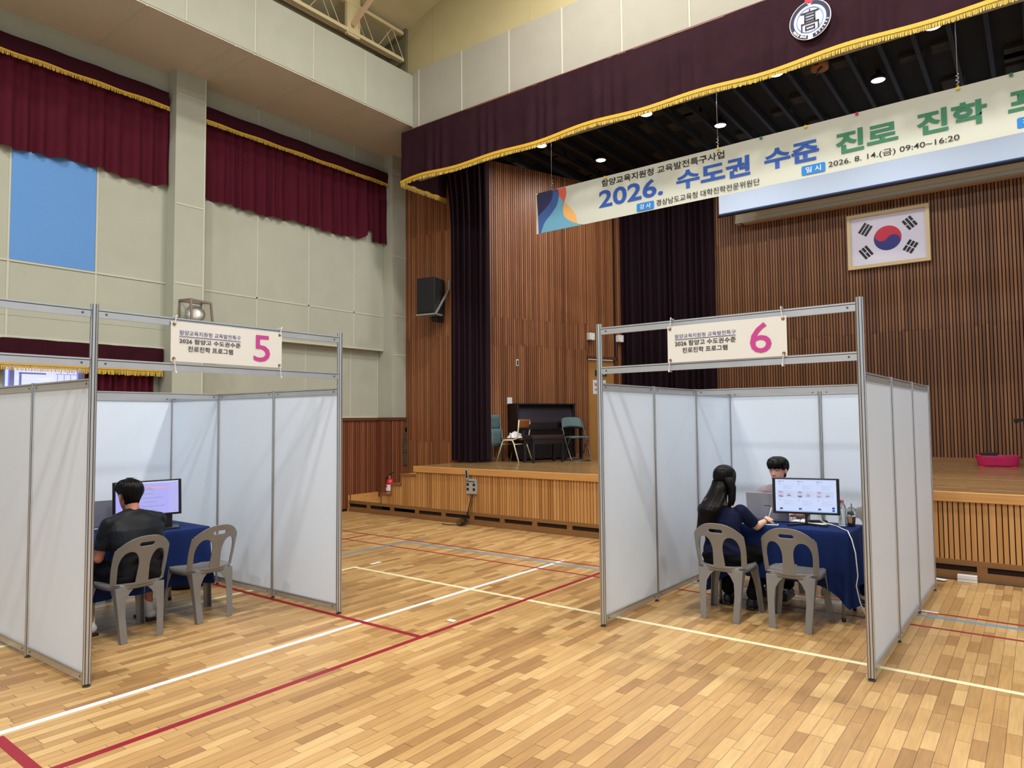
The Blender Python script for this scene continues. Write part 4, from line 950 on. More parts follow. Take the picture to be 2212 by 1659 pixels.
tag(mb.build('extension_cord', M_BLACK, smooth=True), 'black cord coiled on the floor past the booth six table', 'cord')
bg = MB(); bg.lathe([(.001, 0), (.17, .0), (.2, .03), (.2, .10), (.16, .15), (.001, .16)], c=(-7.12, 3.74, 0), n=28); tag(bg.build('round_bag', M_BLACKM, smooth=True), 'black round bag on the floor behind the booth five table', 'bag')
mb = MB(); mb.lathe([(.001, 0), (.03, 0), (.034, .11), (.001, .11)], c=(-6.55, 3.06, TZ), n=20); tag(mb.build('paper_cup', M_WHITE, smooth=True), 'white patterned cup half hidden behind the booth five monitor', 'cup')
tag(MB().box(-6.30, 3.0, TZ, -6.22, 3.14, TZ+.008).build('mobile_phone', M_BLACK, bevel=.002), 'black phone lying on the booth five table edge', 'phone')
# ================================================================== PEOPLE
def sph(mb, c, rx, ry, rz_, n=14, R=None):
    c = Vector(c); vs = []; fs = []
    for i in range(n+1):
        th = PI*i/n
        for j in range(2*n):
            a = PI*j/n; p = V(rx*math.sin(th)*math.cos(a), ry*math.sin(th)*math.sin(a), rz_*math.cos(th))
            if R: p = R @ p
            vs.append(c+p)
    for i in range(n):
        for j in range(2*n): j2 = (j+1) % (2*n); fs.append((i*2*n+j, (i+1)*2*n+j, (i+1)*2*n+j2, i*2*n+j2))
    mb.add(vs, fs); return mb
def rcone(mb, p, q, r1, r2, n=16, flat=1.0, side=None, caps=True):
    """tapered limb from p to q with round ends; flat < 1 squashes it across 'side'"""
    p = Vector(p); q = Vector(q); d = (q-p); L = d.length; d.normalize()
    s = Vector(side).normalized() if side else (d.cross(Z_) if abs(d.z) < .95 else d.cross(X_)).normalized()
    s = (s-d*s.dot(d)).normalized(); u = s.cross(d)
    st = []
    if caps:
        for k in range(5): a = PI/2*k/5; st.append((-r1*math.cos(a), r1*math.sin(a)+1e-4))
    for k in range(7): st.append((L*k/6, r1+(r2-r1)*k/6))
    if caps:
        for k in range(4, -1, -1): a = PI/2*k/5; st.append((L+r2*math.cos(a), r2*math.sin(a)+1e-4))
    vs = []; fs = []
    for (t, r) in st:
        for j in range(n): a = 2*PI*j/n; vs.append(p+d*t+s*(r*math.cos(a)*flat)+u*(r*math.sin(a)))
    for i in range(len(st)-1):
        for j in range(n): j2 = (j+1) % n; fs.append((i*n+j, i*n+j2, (i+1)*n+j2, (i+1)*n+j))
    fs += [tuple(range(n))[::-1], tuple((len(st)-1)*n+j for j in range(n))]
    mb.add(vs, fs); return mb
def loft(mb, sts, n=28, power=2.3):
    """stations (cx,cy,cz, half width, half depth[, tilt]) joined into a closed body"""
    vs = []; fs = []
    for s in sts:
        cx, cy, cz, a, b = s[:5]; tl_ = s[5] if len(s) > 5 else 0
        for j in range(n):
            t = 2*PI*j/n; c, s_ = math.cos(t), math.sin(t)
            x = a*abs(c)**(2/power)*(1 if c > 0 else -1); y = b*abs(s_)**(2/power)*(1 if s_ > 0 else -1)
            vs.append((cx+x, cy+y*math.cos(tl_), cz+y*math.sin(tl_)))
    k = len(sts)
    for i in range(k-1):
        for j in range(n): j2 = (j+1) % n; fs.append((i*n+j, i*n+j2, (i+1)*n+j2, (i+1)*n+j))
    fs += [tuple(range(n))[::-1], tuple((k-1)*n+j for j in range(n))]
    mb.add(vs, fs); return mb
def fuse(mb, name, m, parent, vox=.007, smooth=2, disp=None):
    """voxel-fuse the overlapping pieces into one continuous surface"""
    tmp = mb.build('tmp', m, None, fix=True)
    md = tmp.modifiers.new('r', 'REMESH'); md.mode = 'VOXEL'; md.voxel_size = vox
    if smooth: s = tmp.modifiers.new('s', 'SMOOTH'); s.factor = .5; s.iterations = smooth
    COL.objects.unlink(tmp); me = evaluated_mesh(tmp); old = tmp.data
    bpy.data.objects.remove(tmp); bpy.data.meshes.remove(old)
    me.name = name; me.materials.clear(); me.materials.append(m)
    if disp:
        nn = [v.normal.copy() for v in me.vertices]; cc = [v.co.copy() for v in me.vertices]; out = []
        for c_, n_ in zip(cc, nn): out += list(disp(c_, n_))
        me.vertices.foreach_set('co', out)
    me.polygons.foreach_set('use_smooth', [True]*len(me.polygons)); me.update()
    o = bpy.data.objects.new(name, me); COL.objects.link(o)
    if parent: o.parent = parent
    return o
# head cross-sections, chin (0) to crown (.232): z, half width, front y, back y
HEAD = [(.000, .016, .072, .034), (.008, .028, .080, -.020), (.022, .040, .085, -.040), (.042, .050, .087, -.056), (.065, .058, .088, -.070), (.090, .064, .087, -.080), (.115, .0695, .086, -.090), (.140, .073, .088, -.095), (.165, .0735, .085, -.094), (.188, .069, .074, -.085), (.207, .058, .056, -.068), (.221, .041, .035, -.046), (.230, .020, .014, -.022), (.232, .002, -.002, -.006)]
def hsec(k):
    k = max(0, min(len(HEAD)-1.0001, k)); i = int(k); f = k-i
    P_ = [HEAD[max(0, min(len(HEAD)-1, i+q))] for q in (-1, 0, 1, 2)]
    return [.5*((2*P_[1][c])+(-P_[0][c]+P_[2][c])*f+(2*P_[0][c]-5*P_[1][c]+4*P_[2][c]-P_[3][c])*f*f+(-P_[0][c]+3*P_[1][c]-3*P_[2][c]+P_[3][c])*f**3) for c in range(4)]
def head_pt(k, a, off=0):
    """a = 0 front, pi/2 = person's right... angle round the head; off = distance outside the skin"""
    z, w_, yf, yb = hsec(k); cy = (yf+yb)/2; d = (yf-yb)/2
    c, s = math.cos(a), math.sin(a); p = 2.25
    if off and c < .1 and k < 6: w_ = max(w_, .060)
    x = (w_+off)*abs(s)**(2/p)*(1 if s > 0 else -1); y = cy+(d+off)*abs(c)**(2/p)*(1 if c > 0 else -1)
    return V(x, y, z+off*(max(0, k-7)/6)**1.2*1.0)
def make_head(mb, T):
    """adds the head (with nose, lips, brow, ears) to a body; T maps head space (chin origin) to the body"""
    vs = []; fs = []; nk, na = 40, 48
    for i in range(nk+1):
        k = (len(HEAD)-1)*i/nk
        for j in range(na):
            p = head_pt(k, 2*PI*j/na); 
            for sx in (-1, 1):   # eye hollows
                e = math.exp(-(((p.x-sx*.031)/.017)**2+((p.z-.118)/.012)**2)) if p.y > 0 else 0; p.y -= .007*e
            vs.append(T @ p)
    for i in range(nk):
        for j in range(na): j2 = (j+1) % na; fs.append((i*na+j, i*na+j2, (i+1)*na+j2, (i+1)*na+j))
    fs += [tuple(range(na))[::-1], tuple(nk*na+j for j in range(na))]
    mb.add(vs, fs)
    R = T.to_3x3()
    rcone(mb, T @ V(0, .084, .118), T @ V(0, .102, .082), .006, .0105, 10)
    for sx in (-1, 1):
        sph(mb, T @ V(sx*.010, .094, .078), .008, .010, .007, 8, R)
        sph(mb, T @ V(sx*.080, -.006, .103), .009, .017, .030, 8, R @ Matrix.Rotation(sx*.35, 3, 'Z'))
        rcone(mb, T @ V(sx*.016, .086, .131), T @ V(sx*.046, .076, .131), .006, .005, 8)
    sph(mb, T @ V(0, .088, .050), .022, .008, .005, 8, R); sph(mb, T @ V(0, .087, .042), .018, .008, .005, 8, R); sph(mb, T @ V(0, .074, .012), .02, .014, .014, 8, R)
def eyes(root, T, m_dark, look=0):
    R = T.to_3x3()
    for sx in (-1, 1):
        e = sph(MB(), T @ V(sx*.031, .0755, .117), .0125, .007, .0052, 10, R).build('eye', flat('eye_white', 214, 206, 202, .3), root, smooth=True)
        sph(MB(), T @ V(sx*.031+look, .0805, .1165), .0052, .0030, .0046, 8, R).build('iris', flat('eye_dark', 24, 16, 14, .2), e, smooth=True)
        rcone(MB(), T @ V(sx*.018, .0815, .1225), T @ V(sx*.044, .0775, .1215), .0016, .0014, 6).build('eyelid', flat('lid_line', 70, 44, 38), root)
        mbb = MB(); rcone(mbb, T @ V(sx*.016, .0875, .139), T @ V(sx*.034, .0865, .143), .0026, .0032, 6, ); rcone(mbb, T @ V(sx*.034, .0865, .143), T @ V(sx*.048, .078, .138), .0032, .0018, 6); mbb.build('eyebrow', M_HAIR, root, smooth=True)
def hair_cap(root, T, kline, thick, seed=1, m=None, na=240, nk=30, ridge=.0035):
    """hair grown over the skull down to the line kline(angle)"""
    rs = random.Random(seed); ph = [rs.uniform(0, 6) for _ in range(4)]; K = len(HEAD)-1
    def fn(u, v):
        a = 2*PI*u; kl = kline(a); k = K-(K-kl)*(v**.85)
        jag = .25*noise.noise(V(math.cos(a)*9, math.sin(a)*9, seed))*(v**4)
        k = max(.5, k+jag)
        t = thick(a, v)+ridge*(.35+v*.65)*(math.sin(a*38+3*math.sin(v*4+ph[0])+ph[1])*.6+noise.noise(V(math.cos(a)*14, math.sin(a)*14, v*3+seed))*1.6)
        if v > .985: t = -.004
        return T @ head_pt(k, a, t)
    return MB().grid(fn, na, nk, cu=True).build('hair', m or M_HAIR, root, smooth=True, fix=False)
def hand(mb, wrist, d, n, side, curls=(.5, .6, .7, .8), thumb_in=.3, sc=1.0, spread=.05):
    """palm, four unequal fingers and a thumb. d: towards the fingers, n: palm side, side: +-1 thumb on d x n side"""
    wrist = Vector(wrist); d = Vector(d).normalized(); n = Vector(n); n = (n-d*n.dot(d)).normalized(); s = d.cross(n)*side
    pl = .082*sc
    for k in range(5):
        o = (k-2)*.0165*sc; a = wrist+s*(o*.62)+d*.004; b = wrist+d*(pl*(1-.06*abs(k-1.5)))+s*o; rcone(mb, a, b, .0135*sc, .0115*sc, 10)
    for k in range(4):
        o = (1.5-k)*.0205*sc; p = wrist+d*(pl*(1.0-.04*abs(k-1)))+s*o; ln = (.042, .047, .043, .034)[k]*sc; r = .0088*sc; a = 0; dr = (d+s*((1.5-k)*spread)).normalized()
        for seg in range(3):
            a += curls[k]*(.9 if seg == 0 else 1.1); q = p+(dr*math.cos(a)+n*math.sin(a))*(ln*(1, .62, .5)[seg]); rcone(mb, p, q, r, r*.92, 10); p = q; r *= .92
    p = wrist+d*.018*sc+s*.026*sc+n*.006; dr = (d*.62+s*.72+n*.25).normalized()
    for seg in range(3):
        q = p+dr*((.034, .032, .026)[seg]*sc); rcone(mb, p, q, (.0125, .0105, .0095)[seg]*sc, (.0105, .0095, .008)[seg]*sc, 10); p = q; dr = (dr+(d*.6-s*.8+n*.5)*thumb_in).normalized()
def mirror(v): return V(-v[0], v[1], v[2])
def make_person(root, P, skin, head_T):
    """continuous body: torso, neck, head, arms with hands, legs with feet. P: joints in the root's space"""
    mb = MB()
    make_head(mb, head_T)
    nk = head_T @ V(0, -.028, .03)
    rcone(mb, P['neck'], nk, P.get('neckr', .054), .050)
    loft(mb, P['torso'])
    for sd in ('L', 'R'):
        sh, el, wr = P['sh'+sd], P['el'+sd], P['wr'+sd]; k = P.get('limb', 1.0)
        rcone(mb, sh, el, .046*k, .037*k); rcone(mb, el, Vector(el).lerp(Vector(wr), .45), .038*k, .035*k); rcone(mb, Vector(el).lerp(Vector(wr), .4), wr, .036*k, .0245*k)
        hp, kn, an = P['hip'+sd], P['kn'+sd], P['an'+sd]
        rcone(mb, hp, kn, .078*k, .056*k); m_ = Vector(kn).lerp(Vector(an), .35)+V(0, -.012, 0)
        rcone(mb, kn, m_, .054*k, .056*k); rcone(mb, m_, an, .055*k, .034*k)
        toe = Vector(an)+Vector(P.get('toe'+sd, (0, .15, -.045))); rcone(mb, Vector(an)+V(0, -.02, -.03), toe, .034, .026, flat=1.2, side=(1, 0, 0))
        H = P['hand'+sd]; hand(mb, wr, *H[:3], **H[3])
    return fuse(mb, 'body', skin, root, P.get('vox', .0055), 2)
def Tm(loc, yaw=0, pitch=0, roll=0):
    return Matrix.Translation(loc) @ Matrix.Rotation(yaw, 4, 'Z') @ Matrix.Rotation(pitch, 4, 'X') @ Matrix.Rotation(roll, 4, 'Y')
def wob(amp, f, seed=0):
    return lambda co, nrm: co+nrm*(amp*noise.noise(V(co.x*f, co.y*f, co.z*f*.6+seed*7.3)))
def folds(amp, f, seed, zc, zr):
    def fn(co, nrm):
        w_ = math.exp(-((co.z-zc)/zr)**2); t = noise.noise(V(co.x*5, co.y*5, co.z*5+seed))*2.5
        return co+nrm*(amp*noise.noise(V(co.x*9, co.y*9, co.z*7+seed))+amp*.9*w_*math.sin((co.z*1.0+abs(co.x)*.55)*f+t*2))
    return fn
# ---- student with long hair, seated in booth six, writing
g = thing('person', 'seated person with long black hair in a navy top writing at the table', 'person', (-2.235, 5.98, 0), 0)
HT = Tm((-.045, .11, 1.028), yaw=-.10, pitch=-.28)
P = dict(neck=(-.035, .045, .92), neckr=.047, vox=.005, limb=.86,
         torso=[(0, -.01, .46, .165, .12), (0, -.02, .52, .170, .125), (-.005, -.03, .60, .135, .100), (-.01, -.03, .70, .135, .095), (-.02, -.005, .80, .155, .10), (-.025, .02, .87, .17, .085), (-.03, .035, .915, .125, .065), (-.035, .045, .94, .055, .05)],
         shL=(-.185, .02, .875), elL=(-.225, .14, .73), wrL=(-.10, .30, .765), shR=(.135, .03, .885), elR=(.225, .175, .742), wrR=(.262, .325, .782),
         hipL=(-.085, .02, .50), knL=(-.12, .40, .50), anL=(-.10, .34, .09), hipR=(.085, .02, .50), knR=(.245, .34, .49), anR=(.135, .27, .09), toeL=(0, .14, -.05), toeR=(.02, .13, -.05),
         handL=((.6, .8, -.1), (0, 0, -1), -1, dict(curls=(.15, .15, .2, .2), sc=.9)), handR=((.10, .95, .12), (-.35, .1, -.9), -1, dict(curls=(.75, .8, .95, 1.05), thumb_in=.55, sc=.9)))
make_person(g, P, M_SKIN, HT)
eyes(g, HT, None)
mb = MB(); loft(mb, [(0, -.015, .50, .182, .135), (-.003, -.022, .56, .168, .125), (-.006, -.03, .64, .152, .113), (-.01, -.03, .72, .152, .108), (-.02, -.008, .80, .170, .112), (-.025, .018, .87, .182, .098), (-.03, .032, .912, .135, .075), (-.033, .04, .93, .085, .06)])
for sh, el in ((P['shL'], P['elL']), (P['shR'], P['elR'])):
    e = Vector(sh).lerp(Vector(el), .62); rcone(mb, sh, Vector(sh).lerp(Vector(el), .3), .060, .058); rcone(mb, Vector(sh).lerp(Vector(el), .1), Vector(sh).lerp(Vector(el), .78), .060, .054, caps=False)
fuse(mb, 'knit_top', M_NAVYTOP, g, .006, 3, folds(.006, 60, 3, .62, .10))
mb = MB(); loft(mb, [(0, -.01, .43, .172, .135), (0, -.012, .48, .186, .145), (0, -.018, .54, .176, .136)])
for sd in 'LR':
    rcone(mb, P['hip'+sd], P['kn'+sd], .092, .070); rcone(mb, P['kn'+sd], Vector(P['kn'+sd]).lerp(Vector(P['an'+sd]), .88), .070, .062)
    rcone(mb, P['kn'+sd], Vector(P['kn'+sd]).lerp(Vector(P['an'+sd]), .92), .066, .064, caps=False)
fuse(mb, 'trousers', M_PANTS, g, .007, 2, folds(.006, 70, 9, .48, .08))
for sd in 'LR':
    a = Vector(P['an'+sd]); t_ = a+Vector(P['toe'+sd]); mb = MB(); rcone(mb, a+V(0, -.03, -.045), t_+V(0, .03, .0), .040, .033, flat=1.1, side=(1, 0, 0)); rcone(mb, a+V(0, -.02, -.03), a+V(0, .04, -.03), .044, .04); mb.box(a.x-.036, a.y-.065, 0, a.x+.036, t_.y+.055, .018); fuse(mb, 'shoe', M_BLACK, g, .006, 1)
# long hair: cap over the skull, then a long fall down the back and a lock in front of the ear
hair_cap(g, HT, lambda a: 3.6 if abs(math.atan2(math.sin(a), math.cos(a))) > .95 else 9.2, lambda a, v: .016+.006*v, seed=4, ridge=.0022)
def fall(u, v):
    a = 2*PI*u; z = 1.135-.435*v
    cx = -.044-.085*max(0, v-.10)**1.2; wd = .078+.020*math.sin(min(1, v*1.9+.0)*PI/2)-.040*max(0, v-.3)**1.1; dp = .072+.012*math.sin(min(1, v*2)*PI)-.034*min(1, v*1.5)
    cy = .070-.215*min(1, v/.52)**1.5-.01*v
    c, s = math.cos(a), math.sin(a)
    rd = 1+.02*math.sin(a*23+v*3)*v+.05*noise.noise(V(c*7, s*7, v*2.2))*v
    zz = z-(.03*noise.noise(V(c*5+s*4, 1, 2)) if v > .9 else 0)
    return V(cx+wd*c*rd, cy+dp*s*rd, zz)
MB().grid(fall, 200, 26, cu=True).build('long_hair', M_HAIR, g, smooth=True, fix=False)
mb = MB()
for k in range(26):
    x = .026+.040*random.random(); y = .0+.10*random.random(); z1 = .86+random.uniform(-.03, .06)
    mb.tube([(x-.01, y-.03, 1.17), (x+.012, y-.005, 1.08), (x+.006, y+.0, .97), (x-.012+random.uniform(-.01, .01), y-.02, z1)], [.010, .012, .009, .002], 6)
for k in range(26):
    x = -.16+.13*random.random(); mb.tube([(x*.7-.02, -.09, 1.0), (x-.01, -.135, .90), (x-.02, -.150, .78), (x-.03+random.uniform(-.012, .012), -.135, .69+random.uniform(0, .05))], [.007, .008, .006, .0015], 6)
mb.build('hair_lock', M_HAIR, g, smooth=True)
wr = Vector(P['wrR']); el_ = Vector(P['elR']); dd = (wr-el_).normalized(); c = wr-dd*.03; s1 = dd.cross(Z_).normalized(); s2 = s1.cross(dd)
MB().tube([c+(s1*math.cos(a)+s2*math.sin(a))*.0285 for a in [2*PI*k/20 for k in range(20)]], .003, 6, closed=True).build('hair_tie', M_BLACK, g, smooth=True)
pn = MB().tube([(-1.985, 6.375, .764), (-1.952, 6.392, .885)], .0042, 8).build('pen', flat('pen_white', 214, 214, 224, .3), smooth=True); tag(pn, 'thin white pen held upright in the writing hand', 'pen')
# ---- student in the charcoal sports tee, seated in booth five, seen from behind
b = thing('person', 'seated person with short black hair in a charcoal sports tee and dark shorts', 'person', (-5.86, 2.655, 0), PI/2)
HT = Tm((.008, .090, .985), yaw=.12, pitch=-.20)
P = dict(neck=(.005, .03, .93), neckr=.062, limb=1.04, vox=.006,
         torso=[(0, -.02, .45, .19, .13), (0, -.03, .52, .185, .135), (0, -.055, .62, .17, .12), (0, -.05, .74, .185, .12), (0, -.015, .85, .205, .115), (0, .01, .915, .19, .09), (.005, .025, .955, .10, .065)],
         shL=(-.195, .0, .895), elL=(-.24, .06, .635), wrL=(-.16, .25, .70), shR=(.190, .0, .89), elR=(.215, .15, .68), wrR=(.13, .30, .745),
         hipL=(-.10, .0, .50), knL=(-.21, .40, .50), anL=(-.215, .255, .09), hipR=(.10, .0, .50), knR=(.23, .36, .49), anR=(.285, .33, .09), toeL=(0, .14, -.05), toeR=(.02, .14, -.05),
         handL=((.5, .8, .1), (0, 0, -1), -1, dict(curls=(.4, .4, .5, .5))), handR=((-.3, .9, 0), (0, 0, -1), 1, dict(curls=(.3, .35, .4, .4))))
make_person(b, P, M_SKINM, HT); eyes(b, HT, None)
def kl(a):
    t = abs(math.atan2(math.sin(a), math.cos(a)))
    if t < .9: return 9.0
    if t < 1.3: return 9.0-(t-.9)/.4*2.4
    if t < 1.75: return 6.5
    if t < 2.0: return 6.5-(t-1.75)/.25*3.3
    return 3.2-(t-2.0)/1.14*1.9
hair_cap(b, HT, kl, lambda a, v: .018+.010*math.sin(min(1, v*1.15)*PI)**.8-.014*max(0, v-.6)/.4*(1 if abs(math.sin(a)) > .5 else .6), seed=11, ridge=.003)
mb = MB()
for k in range(26):
    a = random.uniform(-1.2, 1.2)+PI; q = HT @ head_pt(12.6+random.uniform(-1.2, .4), a, .012); mb.tube([q, q+V(random.uniform(-.012, .012), random.uniform(-.012, .012), .014), q+V(random.uniform(-.03, .03), random.uniform(-.03, .0), .018)], [.002, .0016, .0004], 5)
mb.build('stray_hair', M_HAIR, b, smooth=True)
mb = MB(); loft(mb, [(0, -.03, .50, .198, .15), (0, -.045, .56, .190, .142), (0, -.062, .64, .186, .135), (0, -.055, .74, .202, .135), (0, -.018, .85, .222, .128), (0, .008, .915, .205, .104), (.003, .02, .955, .125, .08), (.005, .026, .985, .082, .070), (.005, .028, .992, .074, .066)])
for sd in 'LR':
    sh, el = Vector(P['sh'+sd]), Vector(P['el'+sd]); rcone(mb, sh, sh.lerp(el, .4), .064, .066); rcone(mb, sh.lerp(el, .1), sh.lerp(el, .74), .065, .064, caps=False); rcone(mb, V(sh.x*.15, .02, .945), sh+V(0, 0, .0), .058, .062)
fuse(mb, 'sports_tee', M_TEE, b, .0065, 3, folds(.009, 46, 5, .66, .12))
mb = MB(); loft(mb, [(0, -.02, .435, .19, .145), (0, -.022, .48, .205, .16), (0, -.03, .55, .195, .152)])
for sd in 'LR': hp, kn = Vector(P['hip'+sd]), Vector(P['kn'+sd]); rcone(mb, hp, kn, .105, .088); rcone(mb, kn, kn+V(0, .02, -.05), .09, .085, caps=True)
fuse(mb, 'shorts', mat('dark_shorts', (22, 23, 30), .8, spec=.15), b, .0075, 2, folds(.011, 50, 8, .48, .09))
for sd in 'LR':
    a = Vector(P['an'+sd]); kn = Vector(P['kn'+sd]); t_ = a+Vector(P['toe'+sd])
    mb = MB(); rcone(mb, kn.lerp(a, .58), a+V(0, 0, -.02), .050, .040); rcone(mb, a+V(0, -.02, -.035), t_+V(0, 0, .008), .042, .034, flat=1.1, side=(1, 0, 0)); fuse(mb, 'sock', M_SOCK, b, .006, 2)
    mb = MB(); mb.box(a.x-.045, a.y-.07, 0, a.x+.045, t_.y+.05, .022); rcone(mb, a+V(0, .05, -.05), t_+V(0, .01, .0), .050, .046, flat=1.05, side=(1, 0, 0)); fuse(mb, 'slipper', M_BLACK, b, .006, 2)
# ---- person in the mauve shirt facing the student across the table
mn = thing('person', 'person with short black fringe in a mauve grey shirt behind the booth six monitor', 'person', (-2.115, 7.25, 0), PI)
HT = Tm((0, .080, 1.052), yaw=-.12, pitch=-.08)
P = dict(neck=(0, .025, .97), neckr=.058, limb=1.0, vox=.005,
         torso=[(0, -.02, .46, .17, .12), (0, -.03, .55, .17, .125), (0, -.04, .66, .16, .115), (0, -.035, .78, .178, .115), (0, -.01, .89, .198, .11), (0, .01, .955, .175, .085), (0, .022, .99, .085, .06)],
         shL=(-.185, .0, .925), elL=(-.25, .17, .75), wrL=(-.19, .38, .775), shR=(.180, .0, .925), elR=(.255, .12, .74), wrR=(.16, .33, .775),
         hipL=(-.09, 0, .5), knL=(-.14, .40, .50), anL=(-.15, .38, .09), hipR=(.09, 0, .5), knR=(.12, .39, .50), anR=(.07, .32, .09), toeL=(0, .14, -.05), toeR=(0, .14, -.05),
         handL=((.4, .9, 0), (0, 0, -1), -1, dict(curls=(.3, .3, .35, .4))), handR=((-.4, .9, 0), (0, 0, -1), 1, dict(curls=(.3, .3, .35, .4))))
make_person(mn, P, mat('skin_face', (206, 152, 134), .5, noise_amt=.03, nscale=12), HT); eyes(mn, HT, None, .003)
sph(MB(), HT @ V(0, .0935, .046), .020, .004, .0045, 8).build('lips', flat('lip_rose', 170, 96, 92), mn, smooth=True)
def kl2(a):
    t = abs(math.atan2(math.sin(a), math.cos(a)))
    if t < .85: return 6.95+.22*math.sin(a*13)
    if t < 1.25: return 6.9-(t-.85)/.4*.9
    if t < 1.75: return 6.1
    if t < 2.0: return 6.1-(t-1.75)/.25*3.0
    return 3.1-(t-2.0)/1.14*1.5
hair_cap(mn, HT, kl2, lambda a, v: .016+.011*math.sin(min(1, v*1.1)*PI)**.8-.008*max(0, v-.6)/.4*(1 if abs(math.sin(a)) > .75 else 0), seed=19, ridge=.0035)
mb = MB(); loft(mb, [(0, -.025, .48, .19, .145), (0, -.035, .57, .188, .142), (0, -.045, .67, .178, .132), (0, -.038, .78, .195, .13), (0, -.012, .89, .214, .122), (0, .008, .955, .192, .10), (0, .018, .99, .115, .078), (0, .022, 1.005, .075, .066)])
for sd in 'LR':
    sh, el = Vector(P['sh'+sd]), Vector(P['el'+sd]); rcone(mb, sh, sh.lerp(el, .4), .064, .064); rcone(mb, sh.lerp(el, .1), sh.lerp(el, .95), .065, .060, caps=False); rcone(mb, V(sh.x*.15, .015, .975), sh, .056, .062)
fuse(mb, 'shirt', M_MAUVE, mn, .0065, 3, folds(.008, 46, 15, .8, .15))
mb = MB(); loft(mb, [(0, -.02, .44, .18, .14), (0, -.02, .5, .19, .15), (0, -.025, .56, .185, .145)])
for sd in 'LR': rcone(mb, P['hip'+sd], P['kn'+sd], .095, .076); rcone(mb, P['kn'+sd], Vector(P['kn'+sd]).lerp(Vector(P['an'+sd]), .9), .074, .062)
fuse(mb, 'trousers', M_PANTS, mn, .008, 2)
for sd in 'LR':
    a = Vector(P['an'+sd]); t_ = a+Vector(P['toe'+sd]); mb = MB(); rcone(mb, a+V(0, -.02, -.04), t_+V(0, .02, 0), .046, .040, flat=1.1, side=(1, 0, 0)); mb.box(a.x-.045, a.y-.07, 0, a.x+.045, t_.y+.06, .025); sh_ = fuse(mb, 'shoe', M_BLACK, mn, .006, 1)
    MB().obox((t_.x, t_.y-.02, .083), X_, V(0, .85, -.5).normalized(), V(0, .5, .85).normalized(), .05, .03, .006).build('shoe_mark', M_WHITE, sh_)
# ================================================================== THINGS ON AND ROUND THE STAGE
pi_ = thing('upright_piano', 'black upright piano standing against the splayed slatted wall', 'piano', (*sp(1.09, .02).xy, ZS), math.atan2(dS.y, dS.x))
# local x along the wall, -y towards the room
mb = MB(); mb.box(-.70, -.33, .03, -.66, -.0, 1.075); mb.box(-.70, -.33, .03, .70, -.0, .12); mb.box(.66, -.33, .03, .70, 0, 1.075); mb.box(-.70, -.06, .03, .70, 0, 1.075); mb.build('case', M_PIANO, pi_, bevel=.004)
MB().box(-.71, -.34, 1.07, .71, .0, 1.095).build('lid', M_PIANO, pi_, bevel=.004)
MB().add([(-.66, -.20, 1.07), (.66, -.20, 1.07), (.66, -.33, .70), (-.66, -.33, .70)], [(0, 1, 2, 3)]).build('music_panel', flat('piano_panel', 44, 40, 50, .3), pi_, fix=False, solid=.02)
mb = MB(); mb.box(-.70, -.56, .60, .70, -.30, .635); mb.box(-.70, -.56, .635, .70, -.52, .70); mb.box(-.70, -.56, .60, -.66, -.3, .75); mb.box(.66, -.56, .6, .70, -.3, .75); mb.build('key_bed', M_PIANO, pi_, bevel=.004)
MB().box(-.66, -.54, .70, .66, -.30, .745).build('fall_board', M_PIANOB, pi_, bevel=.008)
MB().box(-.66, -.30, .12, .66, -.27, .60).build('knee_panel', M_PIANO, pi_)
for sx in (-1, 1): MB().box(sx*.68-.025, -.55, .0, sx*.68+.025, -.50, .60).build('leg', M_PIANO, pi_)
for k in (-1, 0, 1): MB().box(k*.07-.015, -.40, .06, k*.07+.015, -.30, .07).build('pedal', GRM, pi_)
bc = thing('piano_bench', 'dark brown piano bench in front of the upright piano', 'bench', (*sp(.60, .90).xy, ZS), math.atan2(dS.y, dS.x)+.0)
MB().box(-.37, -.17, .43, .37, .17, .50).build('seat', M_PIANOB, bc, bevel=.012); MB().box(-.34, -.15, .34, .34, .15, .43).build('apron', M_PIANO, bc)
for sx in (-1, 1):
    for sy in (-1, 1): MB().box(sx*.33-.022, sy*.13-.022, 0, sx*.33+.022, sy*.13+.022, .35).build('leg', M_PIANO, bc, bevel=.003)
# school chair with wooden seat
cc = thing('school_chair', 'wooden school chair with cream tube legs holding a crumpled white cloth', 'chair', (-7.88, 10.42, ZS), PI/2+.02)
MB().grid(lambda u, v: V(-.19+.38*u, -.19+.38*v, .43+.012*math.cos(u*PI*2)-.03*max(0, v-.8)), 10, 10).build('seat', M_WOODP, cc, smooth=True, fix=False, solid=.012)
MB().grid(lambda u, v: V(-.18+.36*u, -.22-.02*v-.02*math.sin(u*PI), .62+.17*v), 10, 4).build('backrest', M_WOODP, cc, smooth=True, fix=False, solid=.012)
for sx in (-1, 1):
    MB().tube([(sx*.17, -.235, .78), (sx*.185, -.225, .58), (sx*.185, -.20, .44), (sx*.185, -.12, .415), (sx*.185, .12, .415)], .012, 8).build('back_tube', M_CREAMTUBE, cc, smooth=True)
    MB().tube([(sx*.22, -.26, 0), (sx*.20, -.13, .36), (sx*.19, -.09, .405), (sx*.19, .09, .405), (sx*.20, .13, .36), (sx*.22, .25, 0)], .013, 8).build('leg', M_CREAMTUBE, cc, smooth=True)
for z_, y_ in ((.33, .14), (.33, -.14)): MB().tube([(-.2, y_, z_), (.2, y_, z_)], .009, 8).build('stretcher', M_CREAMTUBE, cc, smooth=True)
